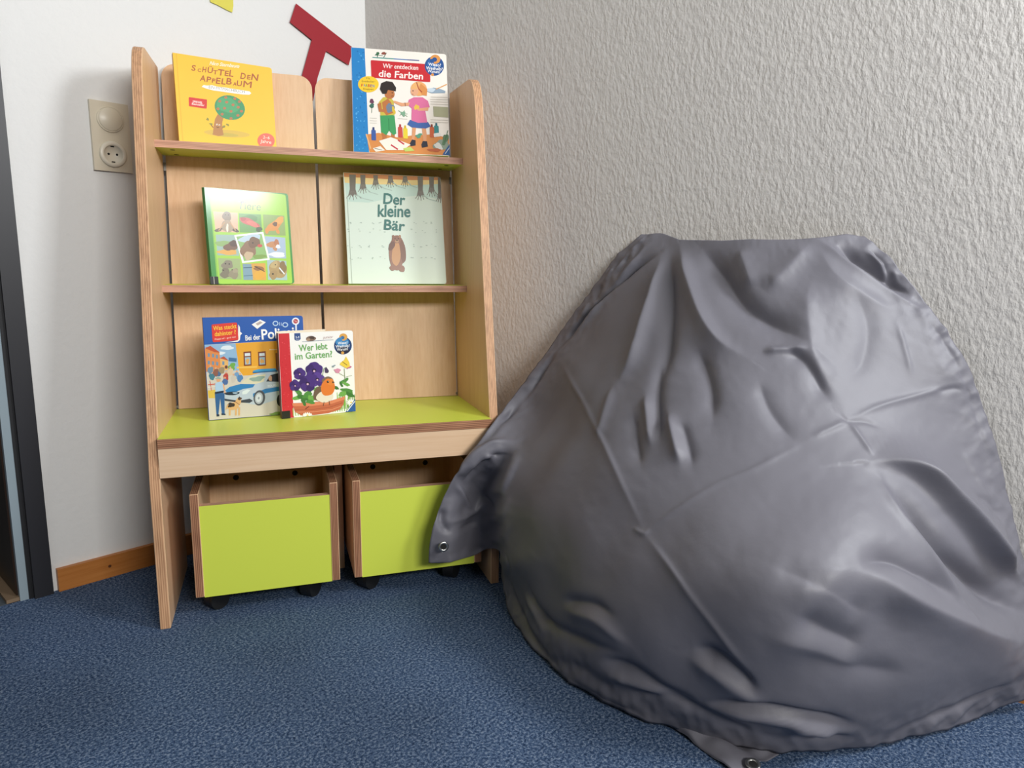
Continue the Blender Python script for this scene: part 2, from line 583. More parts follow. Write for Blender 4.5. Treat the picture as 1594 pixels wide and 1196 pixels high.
class Cover:
    """flat printed shapes laid on a front cover, each a hair above the one before"""
    def __init__(self, root, quad, w, h):
        self.root, self.w, self.h = root, w, h
        self.H = homography(quad)
        self.layer = 0
        self.bm = bmesh.new(); self.mats = []
        self.tbm = bmesh.new(); self.tmats = []

    def P(self, p, clip=True):
        v = self.H @ np.array([p[0], p[1], 1.0])
        u, w = v[0] / v[2], v[1] / v[2]
        if clip:
            u = min(max(u, 0.002), 0.998); w = min(max(w, 0.002), 0.998)
        return u * self.w, w * self.h

    def _mi(self, mats, col):
        m = print_mat(col)
        if m not in mats:
            mats.append(m)
        return mats.index(m)

    def raw(self, col, pts2, text=False):
        bm, mats = (self.tbm, self.tmats) if text else (self.bm, self.mats)
        self.layer += 1
        y = -0.00012 - 0.000007 * self.layer
        vs = [bm.verts.new((a, y, b)) for a, b in pts2]
        try:
            f = bm.faces.new(vs)
            f.material_index = self._mi(mats, col)
            f.normal_update()
            if f.normal.y > 0:
                f.normal_flip()
        except ValueError:
            pass

    def poly(self, col, *pts):
        self.raw(col, [self.P(p) for p in pts])

    def ell(self, col, cx, cy, rx, ry, rot=0, n=28, a0=0, a1=360):
        c, s = math.cos(math.radians(rot)), math.sin(math.radians(rot))
        pts = []
        for k in range(n):
            a = math.radians(a0 + (a1 - a0) * k / (n if a1 - a0 == 360 else n - 1))
            x, y = rx * math.cos(a), ry * math.sin(a)
            pts.append((cx + c * x - s * y, cy + s * x + c * y))
        self.poly(col, *pts)

    def blob(self, col, cx, cy, rx, ry, rot=0, seed=1, amp=0.18, n=22):
        rnd = random.Random(seed)
        ph = [rnd.uniform(0, 6.28) for _ in range(3)]
        c, s = math.cos(math.radians(rot)), math.sin(math.radians(rot))
        pts = []
        for k in range(n):
            a = 2 * math.pi * k / n
            f = 1 + amp * (math.sin(2 * a + ph[0]) * 0.5 + math.sin(3 * a + ph[1]) * 0.5 + math.sin(5 * a + ph[2]) * 0.35)
            x, y = rx * f * math.cos(a), ry * f * math.sin(a)
            pts.append((cx + c * x - s * y, cy + s * x + c * y))
        self.poly(col, *pts)

    def line(self, col, w, *pts):
        for (x0, y0), (x1, y1) in zip(pts, pts[1:]):
            d = math.hypot(x1 - x0, y1 - y0) or 1
            nx, ny = -(y1 - y0) / d * w / 2, (x1 - x0) / d * w / 2
            ex, ey = (x1 - x0) / d * w * 0.25, (y1 - y0) / d * w * 0.25
            self.poly(col, (x0 + nx - ex, y0 + ny - ey), (x1 + nx + ex, y1 + ny + ey), (x1 - nx + ex, y1 - ny + ey), (x0 - nx - ex, y0 - ny - ey))

    def rrect(self, col, a, b, c, d, r=0.12):
        """quad a b c d with cut-round corners"""
        q = [np.array(p, float) for p in (a, b, c, d)]
        pts = []
        for i in range(4):
            p, pr, nx = q[i], q[i - 1], q[(i + 1) % 4]
            L = min(np.linalg.norm(pr - p), np.linalg.norm(nx - p)) * r
            u = (pr - p) / np.linalg.norm(pr - p) * L
            v = (nx - p) / np.linalg.norm(nx - p) * L
            pts += [p + u, p + u * 0.3 + v * 0.05, p + u * 0.05 + v * 0.3, p + v]
        self.poly(col, *[tuple(p) for p in pts])

    def text(self, col, s, bl, br, height, bold=0.0, shear=0.0):
        """lettering fitted on a base line from bl to br with the given height (drawing grid units)"""
        c = bpy.data.curves.new('lettering', 'FONT')
        c.body = s
        c.offset = 0.0 if s == 'M' else min(bold, 0.008)
        c.shear = shear
        c.resolution_u = 3
        o = bpy.data.objects.new('lettering', c)
        COL.objects.link(o)
        dg = bpy.context.evaluated_depsgraph_get()
        me = bpy.data.meshes.new_from_object(o.evaluated_get(dg))
        bpy.data.objects.remove(o)
        bpy.data.curves.remove(c)
        if not me.vertices:
            return
        X = [v.co.x for v in me.vertices]; Y = [v.co.y for v in me.vertices]
        x0, x1, y1 = min(X), max(X), max(Y)
        y0 = min(0.0, min(Y)) if len(s) == 1 else 0.0
        if len(s) == 1:
            y0 = min(Y)
        dx, dy = br[0] - bl[0], br[1] - bl[1]
        L = math.hypot(dx, dy)
        ux, uy = dx / L, dy / L
        self.layer += 2
        yy = -0.00012 - 0.000007 * self.layer
        mi = self._mi(self.tmats, col)
        e = max(0.0, bold - 0.008) * height * 0.9
        for k, (ox, oy) in enumerate([(0, 0)] if e == 0 else [(0, 0), (-e, 0), (e, 0), (0, -e), (0, e)]):
            vs = []
            for v in me.vertices:
                a = (v.co.x - x0) / (x1 - x0) * L + ox
                b = (v.co.y - y0) / (y1 - y0) * height + oy
                p = self.P((bl[0] + ux * a + uy * b, bl[1] + uy * a - ux * b))
                vs.append(self.tbm.verts.new((p[0], yy - k * 0.0000012, p[1])))
            for f in me.polygons:
                try:
                    nf = self.tbm.faces.new([vs[i] for i in f.vertices])
                    nf.material_index = mi
                    nf.normal_update()
                    if nf.normal.y > 0:
                        nf.normal_flip()
                except ValueError:
                    pass
        bpy.data.meshes.remove(me)

    def done(self):
        if self.mats:
            link('cover_picture', self.bm, self.mats, self.root, keep=True)
        if self.tmats:
            link('title', self.tbm, self.tmats, self.root, keep=True)


def book(label, z0, x, y, yaw, lean, w, h, th, cover_col, spine_col, back_col=None, board_th=0.0024, round_spine=False, group_ledge=None):
    """a closed picture book standing on its lower edge; front face at local y = 0"""
    z = z0 + th * math.sin(lean) + 0.0003
    h2 = h - th * math.sin(lean)
    t = thing('picture_book', label, 'book', shelf_world(x, y, z), (-lean, 0, ANG + yaw), group_ledge)
    cm = print_mat(cover_col); bm_ = print_mat(back_col or cover_col)
    def panel(y0, y1, mats, name):
        bm = bmesh.new()
        r = 0.006
        out = [(0.0, 0.0), (w - r, 0)] + arc(w - r, r, r, -90, 0, 4)[1:] + arc(w - r, h2 - r, r, 0, 90, 4) + [(0.0, h2)]
        prism(bm, out, y0, y1, 'y', 0, 0)
        return link(name, bm, mats, t)
    panel(0, board_th, cm, 'front_cover')
    panel(th - board_th, th, bm_, 'back_cover')
    bm = bmesh.new()
    box(bm, 0.003, w - 0.004, board_th, th - board_th, 0.0025, h2 - 0.003)
    link('page_block', bm, mat('paper_edge', 'EDE6D6', rough=0.8), t)
    bm = bmesh.new()
    if round_spine:
        out = [(0.0015, 0.0)] + [(0.0015 - 0.005 * math.sin(math.pi * k / 8), th * k / 8) for k in range(1, 8)] + [(0.0015, th)]
        prism(bm, out, 0, h2, 'z', 0, 0)
    else:
        box(bm, -0.0006, 0.003, 0.0002, th - 0.0002, 0.0, h2)
    link('spine', bm, print_mat(spine_col), t)
    return t, h2


# --- yellow apple tree book, top ledge
t, hh = book('yellow book with apple tree cover at the left of the top shelf', HT, .0716, .3239, .2416, .0751, .2343, .2150, .014, 'F0BE2E', 'B98A1E')
c = Cover(t, [(366, 117), (1184, 244), (1227, 946), (423, 871)], .2343, hh)
c.poly('E3AE25', (392, 122), (398, 122), (456, 874), (448, 873))
c.ell('D2B04A', 815, 790, 190, 30, 4)
c.ell('BFA84C', 800, 800, 110, 16, 4)
c.poly('B07A45', (738, 630), (790, 648), (775, 700), (775, 740), (788, 803), (745, 812), (697, 800), (706, 720), (716, 670))
c.line('8A5A30', 8, (700, 740), (678, 712))
c.line('8A5A30', 8, (776, 745), (796, 728))
c.ell('3E9160', 838, 575, 128, 100, 18)
c.blob('4CA06C', 820, 555, 90, 65, 18, 4, 0.1)
for i, (ax, ay) in enumerate([(805, 490), (755, 522), (812, 530), (865, 552), (918, 525), (740, 585), (795, 580), (848, 606), (908, 572), (935, 605), (905, 640), (848, 665), (775, 630), (880, 500)]):
    c.ell('B4714A', ax, ay, 13, 11)
c.ell('FFF6E6', 732, 716, 6, 7); c.ell('FFF6E6', 752, 720, 6, 7)
c.ell('2A1C14', 733, 717, 3, 4); c.ell('2A1C14', 753, 721, 3, 4)
c.line('4A2414', 4, (728, 735), (738, 742), (750, 738))
for ax, ay in ((655, 672), (820, 718), (683, 712), (790, 732)):
    c.blob('8C8A3A', ax, ay, 13, 9, 30, ax, 0.3)
c.rrect('CF2A26', (498, 487), (650, 508), (647, 585), (500, 563), 0.15)
c.text('FBEDE6', 'SPIEGEL', (530, 532), (612, 543), 17, 0.02)
c.text('FBEDE6', 'Bestseller', (524, 551), (628, 564), 17, 0.01)
c.poly('F6F2EA', (605, 402), (622, 387), (650, 392), (690, 388), (730, 400), (800, 408), (860, 418), (930, 428), (1000, 440), (1016, 456), (1000, 468), (950, 466), (880, 458), (800, 446), (700, 432), (640, 416))
c.text('8B8C8C', 'EIN MITMACHBUCH', (662, 414), (960, 455), 22)
c.text('FBF5E4', 'Nico Sternbaum', (670, 218), (915, 246), 30, 0.012, 0.3)
for ch, x0, x1, yb0, yb1, hh_ in [('S', 520, 553, 266, 270, 46), ('C', 570, 598, 276, 280, 28), ('H', 610, 640, 278, 282, 44), ('Ü', 652, 694, 284, 290, 58), ('T', 698, 736, 296, 300, 34), ('T', 736, 788, 304, 311, 50), ('E', 795, 826, 309, 313, 42), ('L', 832, 866, 314, 319, 54),
                                  ('D', 925, 966, 334, 340, 50), ('E', 980, 1006, 338, 341, 36), ('N', 1014, 1068, 344, 353, 54),
                                  ('A', 590, 636, 352, 358, 48), ('P', 645, 680, 360, 365, 44), ('F', 689, 715, 366, 370, 34), ('E', 722, 757, 374, 379, 50), ('L', 768, 800, 379, 384, 48), ('B', 808, 851, 379, 385, 52), ('A', 864, 892, 390, 394, 28), ('U', 894, 935, 393, 398, 44), ('M', 948, 1015, 402, 411, 52)]:
    c.text('A9542C', ch, (x0, yb0), (x1, yb1), hh_, 0.015)
c.ell('E8685A', 1138, 850, 71, 62, 5)
c.text('FBE9DC', '2–6', (1112, 832), (1166, 838), 24)
c.text('FBE9DC', 'Jahre', (1090, 866), (1180, 876), 26)
c.done()

# --- big white book about colours, top ledge
t, hh = book('white book with blue spine strip and two children, right end of top shelf', HT, .4914, .3184, -.1133, .2632, .2553, .2954, .018, 'EFE9DF', '1D6FB0')
c = Cover(t, [(455, 316), (1087, 363), (1113, 1051), (473, 1023)], .2553, hh)
c.poly('2180C2', (455, 316), (545, 323), (575, 1027), (473, 1023))
rnd = random.Random(3)
for k in range(46):
    yy = rnd.uniform(330, 1005); xx = 462 + (yy - 316) * 0.03 + rnd.uniform(6, 74)
    c.blob(rnd.choice(['3C97D4', '166DAE', '55A8DC']), xx, yy, 6, 4, rnd.uniform(0, 180), k, 0.3, 9)
c.poly('D58A4A', (560, 905), (640, 895), (760, 925), (880, 910), (1000, 905), (1105, 930), (1111, 1046), (578, 1026), (566, 960))
c.line('E2B37C', 8, (556, 905), (585, 1000))
c.line('2E8C86', 6, (598, 385), (740, 395)); c.line('3C6FB2', 6, (740, 395), (830, 401)); c.line('3A4A8C', 6, (830, 401), (906, 406))
c.text('3E6B58', '4–7', (612, 382), (690, 388), 34)
c.blob('8C4A3A', 672, 358, 14, 10, 0, 8); c.blob('3C6B4A', 632, 360, 10, 12, 0, 9)
c.rrect('C6252E', (585, 403), (980, 432), (982, 553), (590, 522), 0.12)
c.text('F8EDE6', 'Wir entdecken', (665, 456), (900, 470), 30, 0.012)
c.text('F8EDE6', 'die Farben', (638, 515), (932, 534), 44, 0.025)
c.ell('1E4F8E', 1008, 443, 64, 66)
c.ell('2E68A8', 1000, 425, 40, 34)
c.ell('D8924A', 1014, 398, 34, 31); c.ell('1E4F8E', 1010, 400, 16, 15); c.poly('1E4F8E', (978, 398), (1006, 392), (1004, 428), (980, 422))
c.ell('D8924A', 996, 502, 10, 9)
c.text('F2F2F0', 'Wieso?', (968, 440), (1050, 448), 20, 0.02)
c.text('F2F2F0', 'Weshalb?', (952, 464), (1062, 474), 20, 0.02)
c.text('F2F2F0', 'Warum?', (962, 486), (1046, 494), 20, 0.02)
c.ell('F3C832', 570, 567, 69, 55)
c.text('5A4A2A', 'Mit', (556, 532), (582, 534), 12); c.text('5A4A2A', 'Entdecker-', (526, 553), (618, 556), 14)
for k, (ch, cc) in enumerate(zip('FARBEN', ['C6252E', '2E7FC0', '3C8C4A', 'C6252E', '6A4A8C', '2E7FC0'])):
    c.text(cc, ch, (522 + k * 15, 582 + k), (534 + k * 15, 583 + k), 18, 0.02)
c.text('5A4A2A', 'Klappen', (536, 604), (604, 607), 13)
# small drawings and captions at the side
c.blob('6B3A55', 593, 682, 14, 16, 0, 2); c.blob('3A6B5A', 593, 712, 16, 15, 0, 5); c.line('4A6A4A', 3, (594, 720), (592, 760))
for yy in (795, 812, 828):
    c.line('C9C4BA', 3, (580, yy), (626, yy + 2))
for yy in (652, 668, 684, 700, 806, 822):
    c.line('CBC6BC', 4, (984, yy), (1098, yy + 4))
c.poly('A9A98A', (1000, 716), (1102, 722), (1106, 792), (1003, 784))
c.line('4C8A5A', 3, (770, 745), (828, 785)); c.line('4C8A5A', 3, (778, 780), (810, 745)); c.line('4C8A5A', 3, (785, 765), (830, 768)); c.blob('7FA88A', 800, 765, 20, 12, 30, 6, 0.5)
c.line('CBC6BC', 3, (765, 798), (828, 802))
c.poly('8FA3B4', (958, 615), (1000, 590), (1040, 596), (1082, 612), (1080, 626), (990, 628)); c.line('D89A4A', 6, (1020, 600), (1090, 568)); c.blob('C4D2DC', 985, 606, 26, 15, 0, 3)
# boy
c.poly('B9772F', (655, 888), (690, 888), (692, 930), (702, 985), (668, 976), (664, 930)); c.poly('B9723F', (664, 900), (692, 900), (690, 950), (716, 985), (690, 992), (662, 968))
c.poly('B9723F', (722, 895), (746, 895), (745, 940), (775, 970), (755, 980), (722, 950))
c.poly('3F9A5C', (648, 775), (690, 768), (744, 778), (756, 900), (735, 912), (708, 880), (690, 912), (655, 890))
c.line('2E7A48', 5, (705, 800), (708, 880))
c.poly('C9B648', (638, 690), (668, 655), (712, 652), (738, 680), (744, 775), (650, 778), (648, 740))
c.poly('B9723F', (660, 690), (700, 664), (722, 690), (738, 760), (690, 778), (668, 750))
c.poly('B9723F', (630, 700), (655, 690), (660, 735), (715, 742), (710, 762), (640, 752))
c.blob('6F7F92', 715, 728, 26, 34, -15, 4, 0.25); c.blob('D9B83C', 738, 742, 10, 26, -20, 5)
c.ell('B9723F', 712, 634, 33, 33)
c.poly('2A211D', (646, 600), (655, 560), (690, 545), (730, 552), (754, 590), (752, 615), (700, 606), (690, 632), (664, 632))
c.line('5A2A1A', 3, (722, 648), (736, 646)); c.ell('1A1410', 728, 625, 4, 4)
# girl
c.poly('D99A6E', (862, 850), (888, 850), (882, 905), (872, 950), (856, 948), (860, 900)); c.poly('D99A6E', (925, 855), (950, 855), (958, 905), (955, 955), (935, 958), (930, 905))
c.poly('2A2C38', (845, 968), (860, 940), (884, 945), (884, 980), (850, 986)); c.poly('2A2C38', (922, 975), (932, 950), (960, 952), (966, 988), (926, 996))
c.poly('3F62A2', (846, 808), (966, 822), (984, 852), (950, 866), (900, 862), (862, 860), (828, 838))
c.poly('D8709A', (838, 672), (872, 655), (930, 655), (966, 680), (978, 722), (946, 736), (962, 825), (900, 828), (856, 812), (858, 730), (830, 706))
c.poly('DFA27A', (848, 690), (838, 712), (790, 716), (735, 690), (742, 678), (795, 694)); c.poly('DFA27A', (972, 722), (966, 746), (900, 746), (890, 732), (940, 726))
c.line('6A3A2A', 4, (812, 692), (816, 714)); c.blob('E3BC4A', 890, 722, 16, 18, 0, 7, 0.3)
c.ell('E8A868', 905, 598, 54, 48, 10); c.poly('D88F4C', (915, 560), (962, 600), (958, 645), (925, 640), (905, 600))
c.ell('E2A884', 876, 616, 26, 30); c.poly('E8B070', (850, 596), (870, 560), (920, 556), (900, 598), (866, 600))
c.line('A23A2A', 6, (890, 556), (905, 600), (925, 620)); c.ell('2A1A14', 866, 612, 4, 4); c.line('A24A3A', 3, (858, 634), (870, 636))
# paints and papers on the ground
for bx, by, cc, capc in ((605, 905, '3A5AA0', '2A3A70'), (782, 885, 'C84A42', 'A83A3A'), (816, 893, 'E6CE3A', 'D4B22A'), (992, 885, 'C8623A', '8A3A2A'), (1022, 876, '3A8A8A', '2A6A7A')):
    c.rrect(cc, (bx - 15, by - 30), (bx + 14, by - 28), (bx + 17, by + 42), (bx - 14, by + 40), 0.3)
    c.poly(capc, (bx - 7, by - 48), (bx + 5, by - 47), (bx + 6, by - 28), (bx - 8, by - 29))
c.poly('F0E8DC', (640, 950), (720, 925), (850, 975), (800, 1012), (690, 1012))
c.line('C23A4A', 10, (722, 978), (764, 1006)); c.line('C23A4A', 10, (768, 945), (806, 972))
c.poly('E8E2D8', (600, 1000), (650, 985), (682, 1014), (620, 1024)); c.line('6A6A6A', 4, (612, 1000), (660, 1012))
c.blob('5A9A7A', 905, 915, 18, 16, 0, 12, 0.4); c.poly('BCD06A', (800, 1000), (850, 990), (876, 1016), (815, 1022))
c.blob('8A9A8A', 1060, 975, 46, 40, -20, 14, 0.35); c.blob('D8D8D0', 1035, 985, 30, 18, 20, 15, 0.3); c.blob('5A7A5A', 1080, 940, 16, 44, 15, 16, 0.3)
c.line('3A6A4A', 5, (1075, 960), (1098, 880)); c.rrect('E4E2DC', (1002, 900), (1050, 894), (1056, 918), (1006, 925), 0.4)
c.blob('B8603A', 1010, 1012, 40, 12, 0, 18, 0.3)
c.poly('26578F', (1062, 1042), (1112, 972), (1114, 1048)); c.line('F0F0F0', 3, (1080, 1036), (1108, 996))
c.done()

# --- green animal book, middle ledge (high gloss cover)
finish = 'shiny'
t, hh = book('green animal picture book with black spine label, left of the middle shelf', HM, .1307, .2744, .3900, .0760, .2149, .2384, .016, '3F8F3F', '1F6A36', round_spine=True)
c = Cover(t, [(127, 129), (934, 197), (980, 1085), (192, 1093)], .2149, hh)
c.rrect('A3D24A', (182, 142), (912, 205), (962, 1086), (252, 1090), 0.06)
c.poly('8FC64A', (172, 140), (182, 141), (250, 1090), (240, 1090))
c.text('3A4A3A', 'Tiere', (448, 346), (668, 364), 76, -0.01)
def photo(q, bgc, shapes):
    c.poly(bgc, *q)
    for s_ in shapes:
        c.blob(*s_)
photo([(212, 372), (445, 385), (452, 582), (232, 572)], 'DDB79A', [('8A7A68', 342, 420, 42, 50, 0, 1, .12), ('A8937A', 345, 520, 60, 60, 0, 2, .15), ('6A5A4A', 260, 555, 36, 18, -20, 3), ('5A4A40', 425, 560, 30, 18, 20, 4), ('EFE0CC', 345, 535, 12, 40, 0, 5)])
c.line('C49A70', 10, (320, 480), (262, 560)); c.line('C49A70', 10, (370, 480), (425, 560)); c.ell('2A2018', 328, 405, 5, 6); c.ell('2A2018', 358, 407, 5, 6)
photo([(458, 390), (672, 402), (680, 585), (465, 580)], '6FA05A', [('5C8A4C', 560, 440, 90, 30, 0, 6), ('C8605A', 560, 480, 100, 34, 25, 7, .15), ('D8786A', 590, 495, 55, 26, 25, 8), ('4A5A3A', 650, 550, 30, 25, 0, 9), ('B04A48', 500, 448, 28, 18, 10, 10)])
photo([(690, 402), (895, 415), (905, 612), (698, 605)], '8FA860', [('D98F3C', 800, 510, 88, 44, -30, 11, .2), ('E2A04A', 850, 460, 42, 34, -20, 12), ('6A4A2A', 805, 498, 20, 24, 0, 13), ('D98F3C', 730, 560, 20, 34, 30, 14), ('D98F3C', 830, 570, 16, 26, -10, 15)])
photo([(232, 602), (440, 605), (455, 812), (246, 806)], '9DB8B0', [('8FB06A', 300, 690, 70, 30, 0, 16), ('E0A850', 345, 775, 95, 28, 5, 17, .2), ('7A5A44', 380, 715, 66, 48, -25, 18, .25), ('5A4234', 400, 690, 36, 30, 0, 19)])
photo([(705, 618), (900, 632), (905, 838), (720, 832)], 'A9BCD6', [('E6EAF0', 820, 800, 80, 26, 0, 20), ('C48A5A', 775, 700, 52, 34, -10, 21, .2), ('B8764A', 815, 680, 26, 30, 20, 22), ('F2F2F0', 830, 720, 22, 18, 0, 23), ('C48A5A', 800, 745, 24, 14, 30, 24)])
photo([(252, 835), (462, 840), (474, 1046), (265, 1040)], '9FB27A', [('8A8270', 340, 900, 52, 46, 0, 25, .2), ('7C7462', 320, 985, 52, 46, 20, 26, .25), ('938A74', 400, 990, 52, 46, -10, 27, .25), ('A39880', 415, 960, 26, 22, 0, 28)])
for ex, ey in ((322, 890), (358, 893), (300, 955), (385, 950)):
    c.ell('2A261E', ex, ey, 6, 7)
photo([(485, 890), (705, 885), (712, 1052), (492, 1052)], 'D9A44A', [('E0A83C', 650, 1000, 60, 40, 0, 29), ('9A6A3C', 640, 935, 50, 22, 10, 30, .3)])
c.poly('7F9FB4', (487, 890), (570, 892), (585, 1050), (492, 1050)); c.line('4A6A80', 10, (495, 930), (575, 926)); c.line('5A7A90', 10, (498, 1010), (580, 1005)); c.line('3A2A1A', 8, (600, 915), (695, 965))
photo([(722, 850), (905, 862), (912, 1052), (728, 1048)], 'A8C0C8', [('B09464', 820, 950, 84, 86, 0, 31, .15), ('8A7048', 870, 930, 34, 66, 10, 32), ('A88C60', 780, 1000, 40, 44, 0, 33), ('C0A878', 790, 900, 40, 30, -30, 34)])
c.line('E4E8F0', 12, (838, 930), (885, 990)); c.ell('2A2018', 800, 900, 6, 6); c.ell('3A2E20', 775, 990, 9, 9)
c.poly('F4F2EE', (410, 606), (690, 574), (748, 850), (484, 885))
photo([(430, 622), (674, 594), (728, 836), (500, 864)], '8FB870', [('BCD0E0', 560, 640, 110, 36, -8, 35, .1), ('8F6F54', 545, 750, 70, 92, 10, 36, .15), ('7A5C44', 600, 680, 62, 50, -10, 37, .15), ('C8B090', 545, 810, 46, 40, 0, 38), ('7FA04A', 650, 820, 60, 24, -5, 39)])
c.ell('C8524A', 655, 712, 24, 16); c.ell('1E1812', 588, 684, 7, 7)
c.done()
bm = bmesh.new(); box(bm, -0.0042, 0.0155, -0.0012, 0.0, 0.0, 0.019)
o = link('spine_label', bm, mat('black_tape', '15120F', rough=0.3), t); o['label'] = 'black tape label at the foot of the spine'
bm = bmesh.new(); box(bm, 0.004, 0.0052, -0.0015, -0.0011, 0.0, 0.019); link('spine_label_stripe', bm, mat('label_print', 'C9C4BC', rough=0.4), o)

# --- pale green bear book, middle ledge
t, hh = book('pale green bear book leaning at the right of the middle shelf', HM, .4681, .3071, -.0137, .2296, .2683, .3083, .012, 'D3E0D2', 'C9D2C2')
c = Cover(t, [(188, 102), (1008, 143), (1059, 1053), (233, 1051)], .2683, hh)
c.poly('BFD6CA', (190, 102), (1008, 143), (1016, 330), (800, 300), (600, 320), (400, 360), (220, 350))
c.poly('E6C98A', (190, 102), (1008, 143), (1012, 200), (760, 212), (560, 205), (390, 205), (200, 190))
c.poly('BF7A48', (188, 102), (1008, 143), (1010, 168), (760, 168), (560, 160), (390, 150), (192, 140))
for k, (x, w_, yb) in enumerate([(265, 56, 315), (352, 44, 262), (460, 40, 228), (585, 40, 212), (708, 36, 205), (838, 46, 320), (932, 42, 290), (1003, 34, 340)]):
    c.poly('6E655C', (x - w_ / 2, 118 + (x - 200) * .03), (x + w_ / 2, 119 + (x - 200) * .03), (x + w_ * 0.45, yb - 70), (x + w_ * 0.75, yb - 8), (x + w_ * 0.3, yb - 30), (x + 2, yb), (x - w_ * 0.25, yb - 26), (x - w_ * 0.7, yb - 4), (x - w_ * 0.42, yb - 70))
    for j, (dx, dy) in enumerate(((-0.9, 6), (-0.45, 16), (0.15, 22), (0.65, 14), (1.3, 8))):
        c.line('7A7268', 5, (x + dx * w_ * 0.25, yb - 55), (x + dx * w_ * 0.55, yb - 22), (x + dx * w_, yb + dy))
    if k in (0, 1, 2, 3, 4, 5, 6):
        L = (150, 110, 120, 110, 90, 120, 60)[k]
        c.line('A9BDB2', 7, (x + w_ * 0.6, yb - 24), (x + L * 0.6, yb + 10), (x + L * 1.15, yb + 28))
rnd = random.Random(11)
for yy in (528, 535, 590, 610, 722, 735, 830, 838):
    for k in range(9):
        xx = 250 + k * 88 + rnd.uniform(-26, 26)
        if not (560 < xx < 735 and yy < 700):
            c.blob('A9B8AE', xx, yy + rnd.uniform(-8, 8), rnd.uniform(4, 10), 3.2, rnd.uniform(-10, 10), k, 0.3, 9)
c.line('B4C0B4', 4, (220, 300), (262, 1050))
T_ = '2F6D66'
c.text(T_, 'Der', (526, 368), (706, 380), 88, 0.03)
c.text(T_, 'kleine', (480, 478), (752, 482), 100, 0.025)
c.text(T_, 'Bär', (530, 588), (704, 602), 84, 0.03)
# standing bear
c.blob('8F6552', 640, 790, 66, 150, 2, 3, 0.05, 30)
c.blob('8F6552', 604, 915, 26, 26, 0, 5, 0.12); c.blob('8F6552', 682, 925, 27, 26, 0, 6, 0.12)
c.blob('7C5644', 690, 780, 24, 100, -6, 7, 0.08)
c.blob('C08E62', 634, 800, 36, 105, 2, 8, 0.07)
c.blob('8A604E', 636, 672, 40, 34, 0, 9, 0.06); c.ell('8A604E', 608, 648, 10, 11); c.ell('A87C5C', 664, 648, 10, 12)
c.blob('6E4C40', 596, 730, 24, 42, 20, 10, 0.1); c.ell('B08A68', 640, 690, 16, 12); c.ell('2A1E18', 640, 683, 6, 5); c.ell('2A1E18', 624, 666, 4, 4); c.ell('2A1E18', 652, 667, 4, 4)
c.done()

# --- blue police book, lowest shelf
finish = 'soft'
t, hh = book('blue police car book with yellow house, standing behind the garden book', H1, .1131, .1709, .1329, .0435, .2327, .2492, .020, '1F57A8', '1A3F80')
c = Cover(t, [(92, 149), (1024, 130), (1065, 1035), (153, 1108)], .2327, hh)
c.poly('CFC8BC', (108, 402), (1036, 352), (1065, 1035), (153, 1108))
c.poly('8FB4D4', (108, 402), (470, 388), (470, 640), (120, 660))
c.blob('DCE6EE', 320, 430, 60, 20, -5, 2); c.blob('DCE6EE', 250, 480, 50, 16, 0, 3)
c.poly('D9894A', (112, 440), (160, 418), (250, 478), (262, 640), (122, 655)); c.poly('B9512F', (110, 432), (165, 412), (258, 476), (200, 470))
c.poly('E3B26A', (255, 530), (330, 550), (330, 640), (258, 650)); c.poly('B9512F', (250, 528), (290, 510), (338, 552))
for wx, wy in ((150, 500), (190, 505), (225, 515), (150, 570), (190, 575), (228, 580), (285, 575)):
    c.poly('6F8FA8', (wx - 10, wy - 20), (wx + 10, wy - 17), (wx + 10, wy + 16), (wx - 10, wy + 14))
c.poly('3F6F9C', (335, 520), (410, 528), (408, 562), (335, 556)); c.blob('6FA84A', 365, 608, 34, 34, 0, 5, 0.3); c.ell('6A3A34', 312, 610, 14, 16)
c.poly('E5A42C', (398, 388), (1036, 352), (1048, 660), (470, 690), (432, 640))
c.poly('F0BE54', (410, 608), (600, 600), (600, 616), (412, 624))
for wx in (510, 645):
    c.poly('7A3F24', (wx - 38, 468), (wx + 34, 462), (wx + 38, 596), (wx - 34, 600))
    c.poly('D9E3E6', (wx - 26, 482), (wx + 24, 478), (wx + 26, 505), (wx - 25, 508)); c.poly('9FB8C4', (wx - 25, 520), (wx + 26, 516), (wx + 28, 584), (wx - 22, 588))
    c.blob('D9A45A', wx, 555, 18, 22, 0, wx, 0.3)
c.poly('8A5A34', (770, 480), (800, 478), (812, 660), (780, 662)); c.line('E8D8B0', 6, (715, 448), (800, 446))
# crowd
for k, (x, y, cc) in enumerate([(180, 700, '3F7A8C'), (235, 670, '4A6A90'), (215, 660, '8A5A4A'), (310, 700, 'B8453A'), (300, 750, '4A6AA0'), (410, 690, '6F9AC4'), (440, 715, '4F80B4'), (380, 720, 'C8C0B4'), (165, 640, '6A88A0'), (350, 655, 'D8C0A0'), (270, 640, '9A8A6A')]):
    c.blob(cc, x, y, 26, 34, 0, k + 3, 0.2); c.ell('D8A884', x, y - 40, 9, 10)
c.poly('D9B84A', (140, 830), (215, 820), (212, 900), (150, 900)); c.line('C8503A', 8, (145, 775), (210, 768)); c.line('C8503A', 6, (160, 740), (175, 830)); c.line('E8E0D4', 6, (140, 800), (212, 792))
